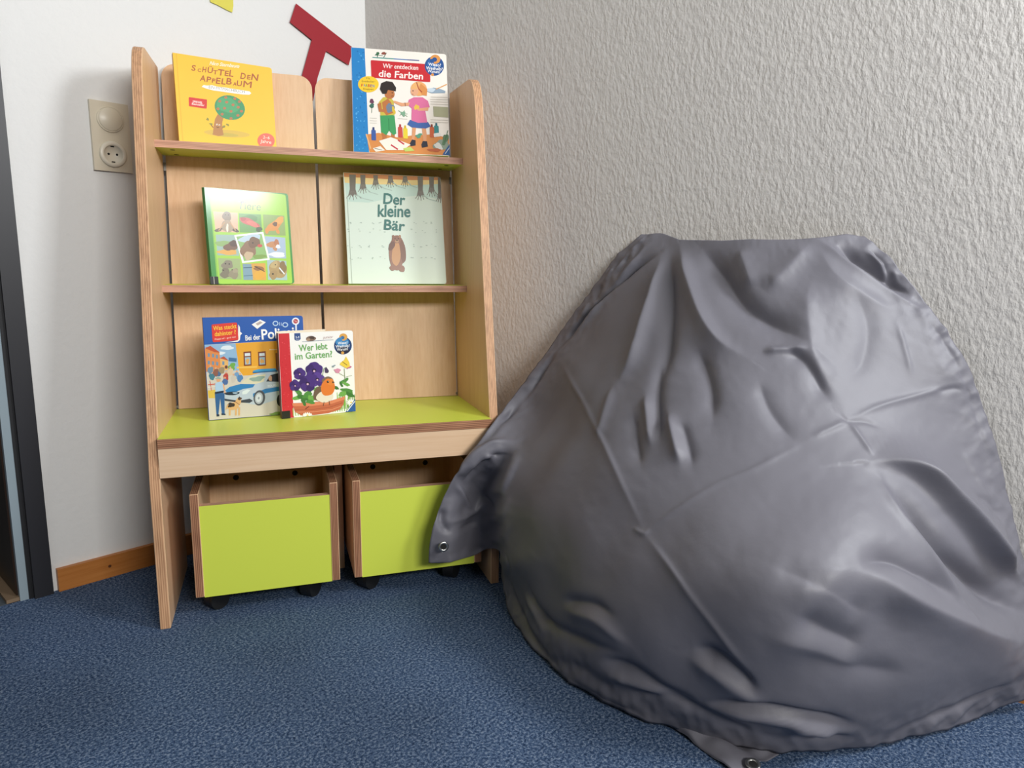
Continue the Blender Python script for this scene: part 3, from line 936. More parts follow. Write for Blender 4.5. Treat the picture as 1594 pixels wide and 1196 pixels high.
# police car
c.poly('B9C6D2', (292, 850), (330, 800), (440, 770), (530, 690), (640, 660), (800, 645), (1000, 640), (1040, 920), (820, 900), (640, 960), (560, 960), (420, 930), (300, 905))
c.poly('2C7CB8', (300, 830), (345, 795), (445, 768), (580, 770), (560, 800), (470, 815), (400, 842), (318, 845))
c.poly('2C7CB8', (560, 858), (680, 812), (1020, 760), (1026, 790), (690, 852), (562, 890))
c.poly('D8D2B4', (440, 765), (530, 694), (680, 676), (662, 745), (590, 768)); c.blob('8FA89A', 600, 720, 60, 26, -10, 3, 0.3)
c.poly('2A2E36', (684, 745), (720, 685), (790, 668), (1000, 660), (1010, 730), (800, 748)); c.blob('C49A7A', 722, 715, 18, 24, 0, 6)
c.poly('3F9CD0', (560, 645), (610, 630), (770, 622), (785, 648), (570, 664)); c.poly('2C6C9C', (555, 655), (785, 640), (786, 652), (560, 668))
c.blob('22303C', 365, 856, 68, 18, -3, 3, 0.1); c.blob('9FB8CC', 395, 852, 22, 9, 0, 3); c.poly('D9E4E4', (462, 840), (505, 818), (540, 822), (500, 862), (462, 866))
c.poly('3A4048', (296, 905), (430, 925), (530, 905), (560, 925), (530, 945), (420, 940), (300, 925))
c.ell('4A4E54', 620, 898, 54, 72, 8); c.ell('AEB6BC', 616, 900, 38, 54, 8); c.ell('D0D6DA', 614, 900, 26, 38, 8); c.ell('8A9298', 614, 900, 8, 12, 8)
c.ell('2A2C30', 815, 920, 34, 56); c.ell('3A3F6A', 812, 435, 22, 30)
c.text('E8EEF2', 'POLIZEI', (700, 798), (790, 782), 18, 0.02)
# officer
c.poly('2F5F94', (205, 850), (270, 840), (296, 860), (298, 1045), (272, 1050), (256, 900), (240, 1055), (222, 1062)); c.poly('24344A', (222, 1048), (248, 1052), (248, 1070), (222, 1072)); c.poly('24344A', (268, 1042), (306, 1046), (306, 1058), (268, 1058))
c.poly('A9C8E4', (210, 765), (245, 745), (280, 755), (296, 850), (270, 842), (212, 858)); c.poly('1E2C40', (206, 842), (290, 830), (290, 848), (206, 862))
c.ell('DDA47A', 240, 728, 20, 22); c.poly('8FA89A', (208, 718), (235, 700), (262, 712), (260, 722)); c.line('DDA47A', 12, (285, 770), (300, 850))
# dog
c.blob('D9AC74', 375, 975, 62, 34, -8, 5, 0.12); c.blob('3A2E24', 355, 965, 34, 24, -5, 7, 0.2); c.blob('D9AC74', 425, 930, 24, 40, 20, 8, 0.12); c.blob('5A4030', 438, 905, 18, 14, 0, 9)
for lx in (345, 402, 432):
    c.poly('D9AC74', (lx - 8, 985), (lx + 10, 985), (lx + 8, 1062), (lx - 8, 1062))
c.line('D9AC74', 9, (330, 960), (310, 1005)); c.poly('3A2E24', (424, 905), (432, 882), (444, 904)); c.line('6A2A1A', 4, (390, 930), (436, 962))
c.blob('7A9A4A', 780, 1045, 70, 14, -6, 6, 0.3)
# blue band
c.poly('F2F0EC', (548, 212), (628, 166), (680, 192), (600, 254)); c.poly('B9A8A0', (585, 205), (628, 182), (650, 195), (604, 222))
for hx, hy in ((770, 202), (860, 215)):
    c.ell('B9D4EA', hx, hy, 27, 24); c.ell('1F57A8', hx, hy, 18, 15)
c.line('B9D4EA', 6, (806, 192), (806, 220)); c.line('B9D4EA', 6, (822, 195), (822, 222))
c.line('E8EEF4', 14, (960, 205), (962, 275)); c.ell('E8EEF4', 957, 182, 35, 34); c.ell('B8484A', 957, 182, 22, 22); c.line('E8D4D0', 4, (945, 176), (970, 188))
c.poly('F4F0EA', (425, 212), (440, 240), (442, 280), (460, 296), (444, 312), (440, 356), (418, 374), (300, 382), (420, 360))
c.rrect('D8392E', (174, 212), (412, 192), (428, 358), (186, 380), 0.16)
c.text('F3C63A', 'Was steckt', (192, 268), (408, 246), 40, 0.02)
c.text('F3C63A', 'dahinter ?', (206, 322), (402, 300), 40, 0.02)
c.text('F8E4D4', 'Klappe auf – guck rein!', (206, 358), (402, 334), 15, 0.0)
c.text('F6F6F4', 'Bei der', (492, 362), (630, 350), 48, 0.025)
c.text('F6F6F4', 'Polizei', (645, 352), (945, 326), 92, 0.03)
c.done()

# --- white garden book in front of it
t, hh = book('white robin and pansies garden book with red spine, front of lowest shelf', H1, .2820, .1425, .2426, .0250, .1881, .2112, .016, 'F2F0EC', '5A2428', back_col='E8DCC6')
c = Cover(t, [(89, 197), (863, 165), (888, 1002), (130, 1081)], .1881, hh)
c.poly('CC2C34', (92, 198), (205, 193), (250, 1070), (130, 1081))
rnd = random.Random(5)
for k in range(40):
    yy = rnd.uniform(215, 985); xx = 98 + (yy - 197) * 0.045 + rnd.uniform(8, 100)
    c.blob(rnd.choice(['D8444A', 'B8222C', 'DC5258']), xx, yy, 6, 4, rnd.uniform(0, 180), k, 0.3, 8)
c.poly('2F4C86', (256, 196), (318, 193), (322, 255), (304, 270), (274, 272), (258, 258)); c.text('E8ECF2', '2–4', (270, 246), (308, 244), 22, 0.02); c.text('E8ECF2', 'Jahre', (274, 262), (306, 260), 11)
c.line('5A6A80', 4, (338, 282), (660, 262)); c.blob('7A6456', 428, 250, 50, 28, -4, 4, 0.1); c.blob('A88C74', 400, 262, 22, 12, 0, 5); c.blob('4A3A32', 440, 240, 30, 14, 0, 6)
c.text('8A3A3A', 'junior', (552, 252), (660, 244), 26, -0.01, 0.3)
c.ell('1E3F70', 760, 322, 92, 92); c.ell('3F86BC', 752, 285, 70, 46); c.ell('22223A', 762, 370, 68, 38)
c.ell('D9A04C', 764, 234, 42, 38); c.ell('3F6F9C', 756, 240, 20, 18); c.poly('3F86BC', (720, 238), (750, 236), (752, 270), (722, 268)); c.ell('D9A04C', 756, 398, 16, 15)
c.text('F0F2F4', 'Wieso?', (708, 312), (808, 304), 28, 0.02); c.text('F0F2F4', 'Weshalb?', (684, 346), (830, 336), 28, 0.02); c.text('F0F2F4', 'Warum?', (698, 378), (814, 368), 28, 0.02)
G_ = '6FA85E'
c.text(G_, 'Wer lebt', (306, 382), (600, 358), 66, 0.025)
c.text(G_, 'im Garten?', (264, 468), (650, 440), 66, 0.025)
# grass, pot
for k in range(26):
    x = 245 + k * 24
    if x < 850:
        c.line(random.Random(k).choice(['7FB04A', '9CC460', '5F9A3C']), 7, (x, 1050 - (x - 250) * 0.1), (x + random.Random(k + 7).uniform(-22, 22), 985 - (x - 250) * 0.1 - random.Random(k + 3).uniform(0, 50)))
for k in range(22):
    x = 700 + (k % 11) * 17
    c.line(random.Random(k).choice(['7FB04A', '9CC460', '5F9A3C']), 6, (x, 990 - k * 3), (x + random.Random(k + 9).uniform(-26, 26), 860 - random.Random(k).uniform(0, 60)))
c.poly('BF6646', (232, 918), (400, 912), (640, 890), (776, 848), (762, 930), (722, 985), (600, 1022), (460, 1040), (330, 1046), (262, 1010))
c.poly('D9835E', (230, 920), (400, 914), (640, 892), (778, 846), (774, 880), (640, 924), (420, 948), (236, 950))
c.line('9A4C34', 5, (250, 990), (430, 985), (620, 960), (752, 915)); c.line('E09A78', 5, (262, 1012), (440, 1008), (640, 985), (735, 950))
# leaves
for k, (x, y, rx, ry, rot) in enumerate([(300, 810, 52, 22, 40), (285, 860, 48, 24, -20), (340, 860, 56, 26, 20), (390, 830, 58, 30, -30), (430, 870, 44, 30, 40), (350, 905, 40, 22, 70), (420, 905, 40, 24, 10), (480, 770, 30, 18, -20), (690, 760, 26, 16, 40), (770, 690, 50, 20, -25), (790, 720, 40, 16, 30), (740, 725, 28, 12, 60), (800, 790, 60, 26, 10), (760, 820, 50, 24, -20), (830, 830, 46, 22, 30)]):
    c.blob(['4F8A3E', '6FA84E', '3F7434'][k % 3], x, y, rx, ry, rot, k + 2, 0.22)
# pansies
def pansy(x, y, r, col, seed):
    for a in range(5):
        aa = math.radians(90 + a * 72)
        c.blob(col[a % 2], x + math.cos(aa) * r * 0.55, y - math.sin(aa) * r * 0.55, r * 0.56, r * 0.5, -a * 72, seed + a, 0.1)
    c.ell('2A1A40', x, y, r * 0.26, r * 0.22); c.ell('D8B0C8', x, y + r * 0.08, r * 0.13, r * 0.13)
V_ = ('4A2F7A', '3C2566')
pansy(460, 580, 88, V_, 3); pansy(310, 615, 62, V_, 9); pansy(262, 735, 58, V_, 15); pansy(492, 672, 72, ('5C3F90', '4A2F7A'), 20); pansy(392, 715, 84, V_, 27)
c.line('4A7A3A', 5, (545, 640), (560, 560), (585, 545)); c.blob('4A3A5A', 588, 580, 18, 32, -15, 8, 0.2)
# right-hand flower, butterfly, bee
c.line('7A8A5A', 5, (778, 700), (772, 560)); c.line('8A9A6A', 4, (775, 640), (720, 610)); c.line('8A9A6A', 4, (778, 650), (850, 630))
c.blob('D890A8', 700, 582, 34, 22, 20, 5, 0.3); c.blob('C86A8C', 820, 545, 22, 16, -20, 8, 0.3)
c.poly('ECCB4A', (772, 470), (790, 434), (826, 500), (830, 540), (790, 556), (724, 518), (736, 496)); c.line('6A4A1A', 6, (752, 490), (800, 524))
c.blob('8A9AA0', 660, 535, 20, 10, -20, 9, 0.3)
for k in range(12):
    a = k * 30
    c.line('F4F2EC', 12, (840, 910), (840 + 44 * math.cos(math.radians(a)), 910 + 34 * math.sin(math.radians(a))))
c.ell('E2C24A', 840, 910, 10, 8)
for k in range(12):
    a = k * 30
    c.line('F4F2EC', 12, (388, 1042), (388 + 46 * math.cos(math.radians(a)), 1042 + 26 * math.sin(math.radians(a))))
c.ell('E2C24A', 388, 1042, 11, 8)
# robin
c.blob('6F5A48', 500, 820, 46, 80, 15, 4, 0.1); c.blob('E4DACA', 570, 850, 92, 60, -8, 5, 0.06)
c.blob('7A6450', 600, 690, 62, 46, 0, 6, 0.06); c.blob('DF7A30', 600, 755, 70, 92, 10, 7, 0.06); c.blob('E28638', 630, 700, 34, 36, 0, 8, 0.06)
c.ell('17120E', 600, 696, 12, 12); c.ell('F4F2EE', 603, 692, 3.5, 3.5); c.poly('4A3A2E', (645, 690), (672, 702), (645, 712))
c.line('5A4030', 6, (560, 905), (552, 945)); c.line('5A4030', 6, (612, 895), (618, 935))
c.line('6A3222', 7, (368, 978), (402, 952))
c.poly('2A5A9C', (782, 1010), (886, 872), (890, 1002)); c.line('F2F2F0', 9, (800, 998), (882, 896))
c.done()
bm = bmesh.new(); box(bm, -0.0008, 0.0195, -0.0012, 0.0, 0.0, 0.0190)
o = link('spine_label', bm, mat('black_tape', '15120F', rough=0.3), t); o['label'] = 'black tape label at the foot of the spine'
# a loose page standing a little open behind the cover
bm = bmesh.new(); box(bm, 0.0, 0.126, 0.0168, 0.0178, 0.0018, hh + 0.004)
for v in bm.verts:
    v.co.y += v.co.x * 0.10
link('loose_page', bm, mat('cream_page', 'EADFC8', rough=0.6), t)

# ------------------------------------------------------------------ the grey cover: control net (half millimetres, rows from the top hem down)
NET = [
 [(132,-2015,1796),(132,-2036,1796),(134,-2056,1796),(135,-2076,1796),(137,-2096,1796),(138,-2116,1796),(135,-2137,1793),(129,-2160,1786),(122,-2183,1779),(114,-2207,1772),(106,-2230,1765),(99,-2252,1760),(96,-2274,1760),(92,-2295,1759),(88,-2316,1759),(85,-2336,1758),(82,-2357,1758),(79,-2377,1757),(76,-2397,1757),(73,-2416,1756),(71,-2435,1756),(69,-2454,1755),(68,-2472,1755),(67,-2490,1755),(67,-2508,1755),(67,-2525,1755),(67,-2542,1755),(68,-2559,1755),(68,-2575,1755),(69,-2592,1755),(70,-2608,1755),(72,-2624,1754),(73,-2639,1754),(75,-2655,1754),(76,-2670,1754),(78,-2686,1754),(81,-2701,1755),(83,-2715,1755),(86,-2730,1756),(88,-2744,1756),(91,-2759,1757),(95,-2773,1757),(98,-2787,1758),(102,-2801,1758),(106,-2814,1759),(111,-2828,1759),(116,-2841,1760),(121,-2854,1760),(128,-2866,1762),(136,-2878,1764),(144,-2889,1766),(152,-2901,1768),(161,-2912,1770),(170,-2924,1772),(179,-2935,1774),(189,-2946,1776),(197,-2958,1775),(204,-2970,1774),(212,-2982,1772),(220,-2994,1770),(227,-3006,1769)],
 [(124,-1991,1776),(121,-2020,1772),(119,-2044,1770),(119,-2067,1769),(119,-2089,1767),(118,-2111,1765),(116,-2133,1762),(112,-2156,1758),(107,-2180,1753),(100,-2203,1748),(93,-2227,1743),(87,-2250,1739),(82,-2273,1737),(77,-2295,1735),(73,-2317,1734),(69,-2338,1733),(66,-2360,1732),(62,-2380,1731),(59,-2401,1731),(56,-2421,1730),(54,-2440,1730),(52,-2459,1729),(51,-2478,1729),(50,-2497,1729),(49,-2515,1728),(49,-2532,1728),(49,-2550,1728),(50,-2567,1728),(50,-2584,1728),(51,-2600,1728),(52,-2617,1728),(54,-2633,1728),(55,-2649,1728),(57,-2665,1728),(59,-2681,1728),(61,-2696,1728),(64,-2712,1728),(66,-2727,1729),(69,-2742,1729),(72,-2757,1730),(75,-2771,1730),(79,-2786,1731),(82,-2800,1731),(87,-2814,1732),(91,-2828,1732),(96,-2841,1733),(102,-2854,1734),(109,-2867,1735),(116,-2880,1736),(124,-2892,1738),(132,-2905,1740),(141,-2917,1741),(150,-2929,1743),(159,-2940,1744),(169,-2952,1745),(178,-2965,1746),(188,-2977,1746),(197,-2990,1746),(207,-3003,1746),(217,-3016,1746),(228,-3031,1747)],
 [(119,-1966,1756),(113,-1999,1751),(108,-2028,1747),(105,-2055,1743),(103,-2080,1741),(101,-2104,1738),(99,-2128,1735),(95,-2152,1732),(90,-2176,1728),(85,-2200,1724),(79,-2225,1720),(73,-2249,1716),(67,-2272,1713),(62,-2295,1711),(57,-2318,1709),(53,-2340,1708),(49,-2362,1707),(45,-2383,1706),(42,-2404,1705),(39,-2425,1704),(37,-2445,1704),(35,-2465,1703),(33,-2484,1703),(32,-2503,1702),(32,-2521,1702),(31,-2540,1702),(31,-2557,1701),(32,-2575,1701),(33,-2592,1701),(34,-2609,1701),(35,-2626,1701),(36,-2643,1701),(38,-2659,1701),(40,-2675,1701),(42,-2691,1701),(44,-2707,1702),(47,-2723,1702),(49,-2738,1702),(52,-2753,1703),(56,-2768,1703),(59,-2783,1704),(63,-2798,1704),(67,-2813,1705),(72,-2827,1705),(77,-2841,1706),(83,-2855,1707),(89,-2868,1708),(96,-2881,1709),(104,-2895,1710),(112,-2907,1712),(121,-2920,1713),(130,-2933,1715),(140,-2945,1716),(150,-2958,1717),(160,-2970,1718),(171,-2983,1719),(181,-2996,1720),(192,-3010,1720),(204,-3025,1722),(216,-3040,1723),(229,-3056,1726)],
 [(115,-1940,1736),(107,-1976,1729),(100,-2010,1724),(94,-2040,1720),(90,-2069,1716),(86,-2095,1712),(82,-2121,1709),(78,-2147,1706),(73,-2172,1702),(68,-2198,1699),(62,-2223,1695),(57,-2247,1692),(51,-2272,1689),(46,-2296,1687),(41,-2319,1685),(36,-2342,1683),(32,-2364,1682),(28,-2386,1680),(25,-2408,1679),(22,-2429,1678),(20,-2450,1678),(17,-2470,1677),(16,-2490,1676),(15,-2509,1676),(14,-2528,1676),(14,-2547,1675),(14,-2565,1675),(14,-2583,1675),(15,-2601,1675),(16,-2618,1675),(17,-2635,1675),(19,-2652,1675),(20,-2669,1675),(22,-2685,1675),(25,-2702,1675),(27,-2718,1675),(30,-2734,1675),(33,-2749,1676),(36,-2765,1676),(40,-2780,1677),(44,-2796,1677),(48,-2810,1678),(53,-2825,1679),(58,-2840,1679),(63,-2854,1680),(70,-2868,1681),(77,-2882,1682),(84,-2896,1683),(92,-2909,1685),(101,-2922,1686),(111,-2936,1687),(121,-2949,1688),(131,-2962,1690),(142,-2975,1691),(153,-2988,1692),(164,-3002,1693),(176,-3016,1695),(189,-3031,1696),(201,-3047,1698),(215,-3063,1701),(230,-3081,1705)],
 [(112,-1912,1716),(102,-1953,1708),(93,-1990,1701),(85,-2024,1696),(79,-2055,1691),(73,-2085,1687),(68,-2114,1684),(62,-2141,1680),(57,-2168,1677),(51,-2194,1673),(46,-2220,1670),(40,-2246,1667),(34,-2271,1664),(29,-2296,1662),(24,-2320,1660),(19,-2344,1658),(15,-2367,1656),(11,-2389,1655),(7,-2412,1654),(4,-2433,1653),(2,-2454,1652),(0,-2475,1651),(-2,-2495,1650),(-3,-2515,1650),(-4,-2534,1649),(-4,-2554,1649),(-4,-2572,1649),(-4,-2591,1649),(-3,-2609,1648),(-2,-2627,1648),(0,-2644,1648),(1,-2661,1648),(3,-2678,1648),(5,-2695,1648),(8,-2712,1649),(10,-2728,1649),(13,-2745,1649),(17,-2761,1650),(20,-2777,1650),(24,-2792,1651),(28,-2808,1651),(33,-2823,1652),(38,-2838,1653),(44,-2853,1653),(50,-2867,1654),(57,-2882,1655),(65,-2896,1656),(73,-2910,1657),(82,-2924,1659),(91,-2938,1660),(101,-2951,1661),(112,-2965,1662),(123,-2979,1664),(135,-2993,1665),(147,-3007,1667),(160,-3021,1668),(173,-3036,1670),(186,-3052,1672),(200,-3069,1675),(215,-3087,1679),(232,-3106,1683)],
 [(109,-1886,1694),(97,-1930,1685),(86,-1970,1678),(77,-2007,1672),(68,-2042,1667),(61,-2074,1663),(54,-2105,1659),(47,-2134,1655),(41,-2163,1651),(35,-2191,1648),(29,-2218,1645),(23,-2244,1642),(17,-2271,1639),(11,-2296,1637),(6,-2321,1635),(1,-2345,1633),(-3,-2369,1631),(-7,-2392,1630),(-11,-2415,1628),(-14,-2437,1627),(-16,-2459,1626),(-18,-2480,1625),(-20,-2501,1625),(-21,-2521,1624),(-22,-2541,1623),(-22,-2560,1623),(-22,-2580,1623),(-21,-2598,1622),(-20,-2617,1622),(-19,-2635,1622),(-18,-2653,1622),(-16,-2671,1622),(-14,-2688,1622),(-12,-2705,1622),(-9,-2722,1622),(-6,-2739,1623),(-3,-2755,1623),(1,-2772,1623),(5,-2788,1624),(9,-2804,1625),(14,-2820,1625),(19,-2835,1626),(25,-2850,1627),(31,-2866,1627),(38,-2880,1628),(45,-2895,1629),(53,-2910,1630),(62,-2924,1632),(71,-2939,1633),(81,-2953,1634),(92,-2967,1635),(104,-2981,1637),(116,-2995,1638),(129,-3010,1640),(142,-3025,1642),(156,-3040,1644),(170,-3056,1646),(184,-3073,1649),(199,-3090,1652),(215,-3109,1655),(232,-3128,1659)],
 [(102,-1868,1668),(91,-1911,1660),(79,-1952,1654),(68,-1991,1648),(58,-2028,1643),(49,-2062,1638),(41,-2095,1634),(33,-2127,1630),(26,-2157,1626),(19,-2187,1623),(12,-2215,1620),(5,-2243,1617),(-1,-2270,1614),(-7,-2296,1612),(-12,-2322,1609),(-17,-2347,1607),(-22,-2372,1606),(-26,-2396,1604),(-29,-2419,1603),(-32,-2442,1602),(-35,-2464,1600),(-37,-2485,1600),(-38,-2506,1599),(-39,-2527,1598),(-40,-2547,1598),(-40,-2567,1597),(-40,-2587,1597),(-39,-2606,1596),(-38,-2625,1596),(-37,-2643,1596),(-35,-2662,1596),(-33,-2680,1596),(-31,-2698,1596),(-29,-2715,1596),(-26,-2732,1596),(-23,-2749,1597),(-19,-2766,1597),(-15,-2783,1597),(-11,-2799,1598),(-6,-2815,1599),(-1,-2831,1599),(5,-2847,1600),(11,-2863,1601),(18,-2878,1602),(25,-2894,1603),(33,-2909,1604),(42,-2924,1605),(51,-2938,1606),(62,-2953,1607),(73,-2968,1608),(85,-2982,1610),(97,-2997,1611),(110,-3012,1613),(124,-3027,1615),(138,-3042,1617),(153,-3059,1619),(168,-3075,1621),(183,-3093,1624),(199,-3111,1628),(215,-3130,1631),(232,-3149,1635)],
 [(96,-1850,1641),(84,-1893,1635),(72,-1935,1628),(60,-1975,1623),(49,-2014,1617),(38,-2051,1613),(28,-2086,1608),(19,-2119,1604),(10,-2151,1601),(2,-2182,1597),(-5,-2212,1594),(-12,-2241,1591),(-19,-2269,1589),(-25,-2297,1586),(-31,-2323,1584),(-36,-2349,1582),(-41,-2374,1580),(-45,-2399,1579),(-48,-2423,1577),(-51,-2446,1576),(-54,-2468,1575),(-56,-2491,1574),(-57,-2512,1573),(-58,-2533,1572),(-58,-2554,1572),(-58,-2574,1571),(-58,-2594,1571),(-57,-2614,1570),(-56,-2633,1570),(-55,-2652,1570),(-53,-2670,1570),(-51,-2689,1570),(-48,-2707,1570),(-46,-2725,1570),(-42,-2742,1570),(-39,-2760,1571),(-35,-2777,1571),(-30,-2794,1572),(-26,-2810,1572),(-20,-2827,1573),(-14,-2843,1573),(-8,-2859,1574),(-1,-2875,1575),(6,-2891,1576),(14,-2906,1577),(23,-2922,1578),(32,-2937,1579),(42,-2952,1580),(53,-2968,1581),(65,-2982,1583),(78,-2997,1584),(91,-3013,1586),(106,-3028,1588),(120,-3044,1590),(135,-3060,1592),(151,-3077,1594),(166,-3094,1597),(183,-3112,1600),(199,-3131,1603),(216,-3150,1607),(233,-3171,1612)],
 [(90,-1832,1614),(77,-1876,1608),(64,-1919,1602),(51,-1960,1597),(39,-2001,1592),(27,-2039,1587),(16,-2076,1583),(5,-2111,1579),(-5,-2145,1575),(-14,-2178,1572),(-22,-2209,1569),(-30,-2239,1566),(-37,-2269,1563),(-44,-2297,1561),(-50,-2324,1559),(-55,-2351,1557),(-60,-2377,1555),(-64,-2402,1553),(-68,-2426,1552),(-71,-2450,1550),(-73,-2473,1549),(-75,-2496,1548),(-76,-2518,1547),(-77,-2540,1547),(-77,-2561,1546),(-77,-2581,1545),(-76,-2601,1545),(-75,-2621,1545),(-74,-2641,1544),(-73,-2660,1544),(-71,-2679,1544),(-68,-2698,1544),(-65,-2716,1544),(-62,-2734,1544),(-59,-2752,1545),(-55,-2770,1545),(-50,-2787,1545),(-45,-2804,1546),(-40,-2821,1546),(-34,-2838,1547),(-28,-2855,1548),(-21,-2871,1548),(-14,-2887,1549),(-6,-2903,1550),(3,-2919,1551),(12,-2935,1552),(23,-2950,1553),(34,-2966,1554),(46,-2981,1556),(58,-2997,1557),(72,-3012,1559),(87,-3028,1560),(102,-3044,1562),(117,-3060,1564),(133,-3077,1567),(149,-3094,1569),(166,-3112,1572),(182,-3131,1575),(199,-3150,1579),(217,-3171,1583),(235,-3192,1588)],
 [(84,-1813,1587),(71,-1858,1581),(57,-1902,1576),(43,-1946,1571),(29,-1988,1566),(16,-2028,1561),(3,-2067,1557),(-9,-2104,1553),(-20,-2139,1550),(-30,-2173,1546),(-39,-2206,1543),(-48,-2237,1540),(-55,-2268,1538),(-63,-2297,1535),(-69,-2326,1533),(-75,-2353,1531),(-80,-2380,1529),(-84,-2405,1528),(-87,-2430,1526),(-90,-2455,1525),(-93,-2478,1524),(-94,-2501,1523),(-95,-2524,1522),(-96,-2546,1521),(-96,-2567,1520),(-96,-2588,1520),(-95,-2609,1519),(-94,-2629,1519),(-93,-2649,1519),(-91,-2669,1518),(-88,-2688,1518),(-86,-2707,1518),(-83,-2726,1518),(-79,-2744,1519),(-75,-2762,1519),(-71,-2780,1519),(-66,-2798,1519),(-60,-2815,1520),(-54,-2832,1520),(-48,-2849,1521),(-41,-2866,1522),(-34,-2883,1522),(-25,-2899,1523),(-17,-2915,1524),(-7,-2931,1525),(3,-2947,1526),(14,-2963,1527),(26,-2979,1529),(39,-2995,1530),(53,-3011,1532),(67,-3027,1533),(83,-3043,1535),(98,-3059,1537),(115,-3076,1539),(132,-3093,1542),(149,-3111,1544),(165,-3130,1547),(182,-3149,1551),(199,-3169,1554),(217,-3190,1559),(236,-3212,1563)],
 [(78,-1793,1560),(64,-1840,1555),(49,-1886,1549),(34,-1931,1544),(19,-1975,1539),(5,-2017,1535),(-9,-2057,1531),(-22,-2096,1527),(-35,-2133,1524),(-46,-2169,1521),(-56,-2203,1518),(-65,-2236,1515),(-74,-2267,1512),(-81,-2297,1510),(-88,-2327,1508),(-94,-2355,1506),(-99,-2382,1504),(-103,-2409,1502),(-107,-2434,1501),(-110,-2459,1500),(-112,-2483,1498),(-114,-2507,1497),(-115,-2530,1496),(-116,-2552,1496),(-116,-2574,1495),(-115,-2595,1494),(-114,-2616,1494),(-113,-2637,1493),(-111,-2657,1493),(-109,-2677,1493),(-106,-2697,1493),(-103,-2716,1493),(-100,-2735,1493),(-96,-2754,1493),(-91,-2772,1493),(-86,-2790,1493),(-81,-2808,1494),(-75,-2826,1494),(-69,-2843,1495),(-62,-2860,1495),(-54,-2877,1496),(-46,-2894,1497),(-37,-2911,1498),(-27,-2927,1498),(-17,-2944,1499),(-6,-2960,1501),(6,-2976,1502),(19,-2992,1503),(33,-3008,1504),(47,-3025,1506),(63,-3041,1508),(79,-3058,1509),(95,-3074,1511),(113,-3092,1514),(130,-3110,1516),(148,-3128,1519),(165,-3147,1522),(182,-3167,1526),(199,-3188,1529),(218,-3209,1533),(237,-3231,1538)],
 [(73,-1774,1533),(58,-1822,1527),(42,-1870,1522),(25,-1917,1517),(9,-1962,1513),(-7,-2006,1509),(-22,-2048,1505),(-36,-2089,1501),(-50,-2127,1498),(-62,-2165,1495),(-73,-2200,1492),(-83,-2234,1489),(-92,-2267,1487),(-100,-2298,1484),(-107,-2328,1482),(-114,-2357,1480),(-119,-2385,1479),(-123,-2412,1477),(-127,-2438,1476),(-130,-2463,1474),(-132,-2488,1473),(-134,-2512,1472),(-135,-2535,1471),(-135,-2558,1470),(-135,-2581,1469),(-135,-2602,1469),(-134,-2624,1468),(-132,-2645,1468),(-130,-2665,1468),(-127,-2685,1467),(-124,-2705,1467),(-121,-2725,1467),(-117,-2744,1467),(-113,-2763,1467),(-108,-2782,1467),(-102,-2800,1468),(-96,-2818,1468),(-90,-2836,1469),(-83,-2854,1469),(-75,-2871,1470),(-66,-2888,1470),(-57,-2905,1471),(-48,-2922,1472),(-37,-2939,1473),(-26,-2956,1474),(-14,-2972,1475),(-1,-2989,1476),(12,-3005,1477),(27,-3022,1479),(42,-3038,1480),(58,-3055,1482),(75,-3072,1484),(92,-3089,1486),(110,-3107,1488),(128,-3126,1491),(146,-3145,1494),(163,-3164,1497),(181,-3185,1500),(199,-3206,1504),(218,-3227,1508),(238,-3249,1512)],
 [(67,-1754,1505),(51,-1805,1500),(34,-1854,1495),(17,-1902,1490),(-1,-1950,1486),(-18,-1995,1482),(-34,-2039,1478),(-50,-2081,1475),(-65,-2122,1472),(-79,-2160,1469),(-91,-2197,1466),(-102,-2232,1464),(-111,-2266,1461),(-120,-2298,1459),(-127,-2329,1457),(-133,-2359,1455),(-139,-2387,1453),(-143,-2415,1452),(-147,-2442,1450),(-150,-2468,1449),(-152,-2493,1448),(-154,-2517,1447),(-155,-2541,1446),(-155,-2565,1445),(-155,-2587,1444),(-154,-2609,1444),(-153,-2631,1443),(-151,-2652,1443),(-149,-2673,1442),(-146,-2694,1442),(-142,-2714,1442),(-139,-2734,1442),(-134,-2753,1442),(-129,-2772,1442),(-124,-2791,1442),(-118,-2810,1442),(-111,-2828,1443),(-104,-2846,1443),(-96,-2864,1443),(-88,-2882,1444),(-79,-2899,1445),(-69,-2916,1445),(-59,-2933,1446),(-47,-2951,1447),(-35,-2967,1448),(-23,-2984,1449),(-9,-3001,1450),(6,-3018,1451),(21,-3035,1453),(37,-3052,1454),(54,-3069,1456),(71,-3086,1458),(89,-3104,1460),(107,-3123,1463),(126,-3142,1465),(144,-3161,1468),(162,-3181,1471),(180,-3202,1475),(199,-3223,1478),(218,-3245,1482),(239,-3268,1487)],
